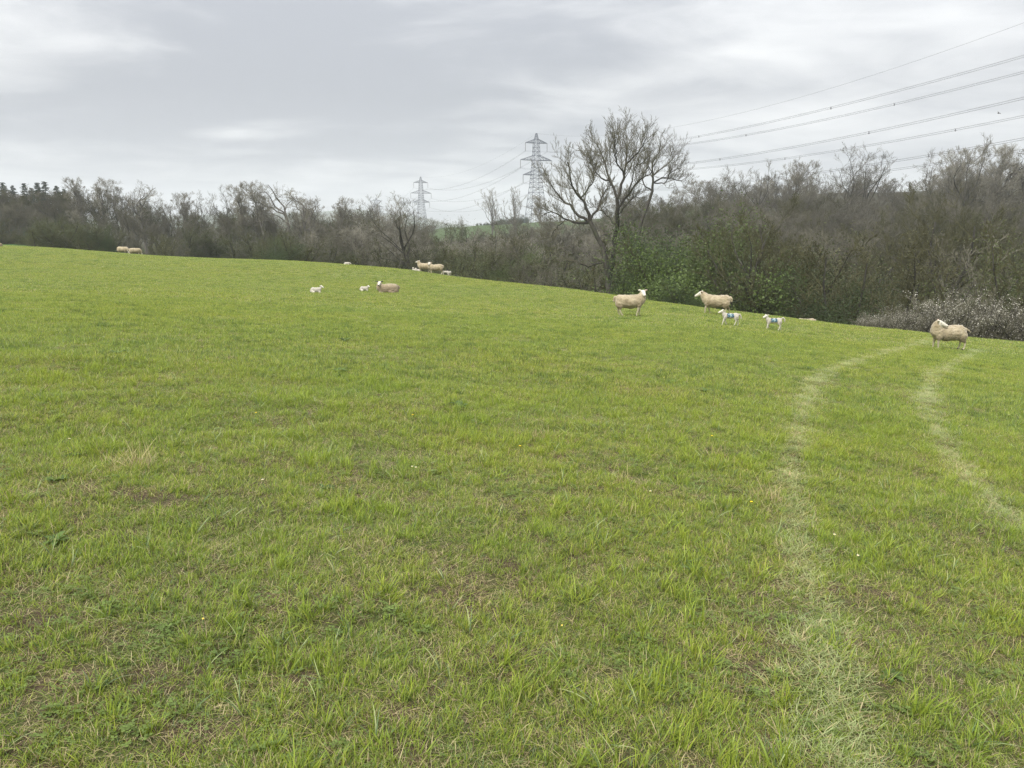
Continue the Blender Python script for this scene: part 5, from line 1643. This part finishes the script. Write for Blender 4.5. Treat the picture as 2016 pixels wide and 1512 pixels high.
def daisy(x, y, label, yellow=False):
    p = on_ground(x, y)
    root = empty('dandelion' if yellow else 'daisy', p, label, 'flower', 'dandelions in the pasture' if yellow else 'daisies in the pasture', drng.random() * 6.28)
    g = Geo(); h = 0.07
    g.tubes(np.array([[[0, 0, -0.01], [0.004, 0, h * 0.5], [0, 0, h]]]), np.full((1, 3), 0.0015), 4)
    link('stalk', g.mesh('stalk', [M['stalk']], False), root)
    g = Geo(); n = 16 if not yellow else 26
    for i in range(n):
        a = i * 6.283 / n; d = np.array([math.cos(a), math.sin(a), 0.25 + 0.3 * (i % 2)]); e = np.array([-math.sin(a), math.cos(a), 0])
        c = np.array([0, 0, h]); r = (0.0085 if not yellow else 0.011) * (0.62 if y > 1200 else 1)
        g.add([c, c + d * r * 0.6 + e * r * 0.26, c + d * r, c + d * r * 0.6 - e * r * 0.26], [[0, 1, 2, 3]])
    link('petals', g.mesh('petals', [M['petal_yellow' if yellow else 'petal']], False), root, kind='stuff')
    g = Geo(); g.tubes(np.array([[[0, 0, h], [0, 0, h + 0.004]]]), np.array([[0.005, 0.003]]), 4)
    link('disc', g.mesh('disc', [M['petal_yellow']], False), root)


M['petal'] = simple_mat('petal_white', (0.80, 0.80, 0.76), 0.7, 0.05)
M['petal_yellow'] = simple_mat('petal_yellow', (0.80, 0.58, 0.03), 0.7, 0.1)
M['stalk'] = simple_mat('stalk_green', (0.12, 0.19, 0.05), 0.7, 0.1)
for x, y, lb in ((819, 939, 'white daisy near the middle of the pasture, beside a dead tuft'), (1687, 1116, 'white daisy just right of the left wheel track, lower one'),
                 (1641, 1073, 'white daisy beside the left wheel track, upper one'), (1280, 986, 'white daisy left of the wheel tracks near a dry tuft'),
                 (139, 883, 'white daisy at the left, behind the dry grass tuft'), (812, 937, 'small daisy bud touching the daisy in the middle'),
                 (1106, 1262, 'pale daisy low in the middle of the foreground'), (1437, 739, 'far white daisy in front of the marked lambs'),
                 (1888, 848, 'white daisy at the right wheel track, left of a pair'), (1903, 848, 'white daisy at the right wheel track, right of a pair'),
                 (518, 965, 'white daisy left of the middle of the foreground'), (403, 1254, 'closed white daisy at the lower left'), (205, 672, 'far white daisy at the left of the pasture')):
    daisy(x, y, lb)
for x, y, lb in ((1478, 1007, 'yellow dandelion left of the left wheel track'), (1401, 872, 'yellow dandelion in the middle right of the pasture'), (813, 831, 'yellow dandelion above the middle of the pasture'),
                 (1024, 894, 'yellow dandelion in the centre of the picture'), (505, 828, 'yellow dandelion left of the centre')):
    daisy(x, y, lb, True)


def dock(x, y, s, label, n=9):
    """broad leaved weed: a rosette of large leaves"""
    p = on_ground(x, y)
    root = empty('dock_plant', p, label, 'weed', 'broad leaved weeds in the pasture', drng.random() * 6.28)
    for i in range(n):
        a = i * 2.4 + drng.normal(0, 0.2); L = s * 0.75 * drng.uniform(0.7, 1.2); rise = drng.uniform(0.35, 1.0)
        g = Geo(); k = 7
        f = np.linspace(0, 1, k); w_ = L * 0.17 * np.sin(np.clip(f * 0.93 + 0.07, 0, 1) * math.pi) ** 0.8
        d = np.array([math.cos(a), math.sin(a), 0]); e = np.array([-math.sin(a), math.cos(a), 0])
        c = d[None] * (L * f * (1 - 0.12 * f * rise))[:, None] + np.array([0, 0, 1])[None] * (L * rise * (f - 0.65 * f ** 2))[:, None]
        up = np.array([0, 0, 1.0])
        V = np.stack([c - e * w_[:, None] + up * (w_ * 0.35)[:, None], c, c + e * w_[:, None] + up * (w_ * 0.35)[:, None]], 1)
        idx = np.arange(k * 3).reshape(k, 3)
        Q = [[idx[j, m], idx[j + 1, m], idx[j + 1, m + 1], idx[j, m + 1]] for j in range(k - 1) for m in range(2)]
        g.add(V, Q, None, np.array((0.085, 0.135, 0.032)) * drng.uniform(0.7, 1.4))
        link('leaf', g.mesh('dock_leaf', [M['leaf']]), root)


for x, y, s, lb in ((232, 698, 0.20, 'dark broad leaved weed far out on the left of the pasture'), (679, 672, 0.20, 'dark weed left of the middle, below the black eared lamb'),
                    (668, 734, 0.22, 'upright bright leaved weed below the dark one left of the middle'), (905, 803, 0.18, 'dark weed in the centre of the pasture'),
                    (112, 950, 0.11, 'dark weed beside the dry grass tuft at the left'), (145, 900, 0.10, 'small dark weed above the one beside the dry tuft'),
                    (1388, 772, 0.15, 'weed in the middle right of the pasture'), (1590, 727, 0.16, 'dark weed at the bend of the left wheel track'), (1365, 1125, 0.10, 'small dark weed left of the left wheel track'),
                    (1320, 755, 0.16, 'bluish weed in front of the ewe facing the camera'), (1755, 1335, 0.09, 'low weed between the tracks at the lower right'),
                    (640, 965, 0.10, 'small weed left of the centre of the foreground'), (110, 1070, 0.11, 'round leaved weed at the lower left')):
    dock(x, y, s, lb)


def dry_tuft(x, y, s, label, n=70):
    p = on_ground(x, y)
    rng = np.random.default_rng(int(x)); g = Geo()
    blades(g, rng, n, 0.13 * s, (0.10 * s, 0.27 * s), (0.0022, 0.0042), (0.05, 1.1), (-0.1, 0.7), [('straw', 5), ('brown', 1), ('yellow', 0.6)], nseg=4)
    o = link('dry_grass_tuft', g.mesh('dry_grass_tuft', [M['grass']]), label=label, cat='grass tuft', group='dry straw coloured tufts')
    o.location = p


for x, y, s, n, lb in ((258, 922, 1.1, 110, 'large dry straw coloured tuft at the left of the foreground'), (1503, 985, 0.9, 70, 'dry straw tuft beside the left wheel track'),
                       (1222, 950, 0.8, 35, 'thin dry tuft left of the wheel tracks'), (1408, 900, 0.8, 40, 'dry tuft in the middle right of the field'),
                       (185, 862, 0.8, 40, 'low dry tuft above the large one at the left'), (610, 840, 0.7, 30, 'dry brownish tuft left of the centre'), (690, 905, 0.7, 30, 'thin dry stalks below the brownish tuft'),
                       (1075, 862, 0.8, 40, 'dry tuft in the centre of the picture'), (1230, 1010, 0.6, 30, 'small dry tuft below the thin one left of the tracks')):
    dry_tuft(x, y, s, lb, n)

# four leaning fence posts in front of the left wood, a bird over the right wood
for i, (x, top, bot, Y) in enumerate(((70, 473, 481, 108), (171, 481, 490, 104), (185, 480, 491, 103), (326, 495, 505, 92))):
    b = at_dist(x, Y); hh = (bot - top) / F * Y
    g = Geo(); g.beam((0, 0, -0.3), (0.03, 0, hh + 0.5), 0.13)
    o = link('fence_post', g.mesh('fence_post', [M['post']], False), label=['pale fence post nearest the left edge, under the spruces', 'pale fence post left of a close pair before the left wood', 'right fence post of the close pair before the left wood',
             'single fence post right of the grazing ewes'][i], cat='fence post', group='fence posts before the left wood')
    o.location = b

u, t = ray(1966, 223)
bird = Body()
bird.chain([(-0.16, 0, 0), (0, 0, 0.01), (0.16, 0, 0.03)], [0.03, 0.065, 0.035], 'nose')
for sg in (-1, 1): bird.chain([(0.02, 0, 0.02), (-0.02, sg * 0.22, 0.12), (-0.08, sg * 0.46, 0.03)], [0.045, 0.035, 0.02], 'nose')
bm_ = bird.build('bird_body', 0.015, 0, 1)
M['feather'] = simple_mat('feather', (0.06, 0.055, 0.05), 0.8)
bm_.materials.clear()
for _ in range(6): bm_.materials.append(M['feather'])
o = link('bird', bm_, label='small dark bird flying over the right wood between the cables', cat='bird'); o.location = (float(u) * 110, 110, EYE - float(t) * 110); o.rotation_euler = (R(15), 0, R(120))

# ------------------------------------------------------------------ haze
m, t, out = material('air')
pv = t.new('ShaderNodeVolumePrincipled', inp={'Color': (0.93, 0.96, 1.0, 1), 'Density': 0.00038, 'Anisotropy': 0.2})
t.l.new(pv.outputs[0], out.inputs['Volume'])
x0, x1, y0, y1, z0, z1 = -3950, 3950, -3950, 3950, -140, 190
Vb = [(x, y, z) for z in (z0, z1) for y in (y0, y1) for x in (x0, x1)]
me = mk_mesh('haze', Vb, [np.array([[0, 2, 3, 1], [4, 5, 7, 6], [0, 1, 5, 4], [2, 6, 7, 3], [0, 4, 6, 2], [1, 3, 7, 5]])], [m])
link('haze', me, kind='stuff', label='thin grey haze over the whole valley', cat='haze')
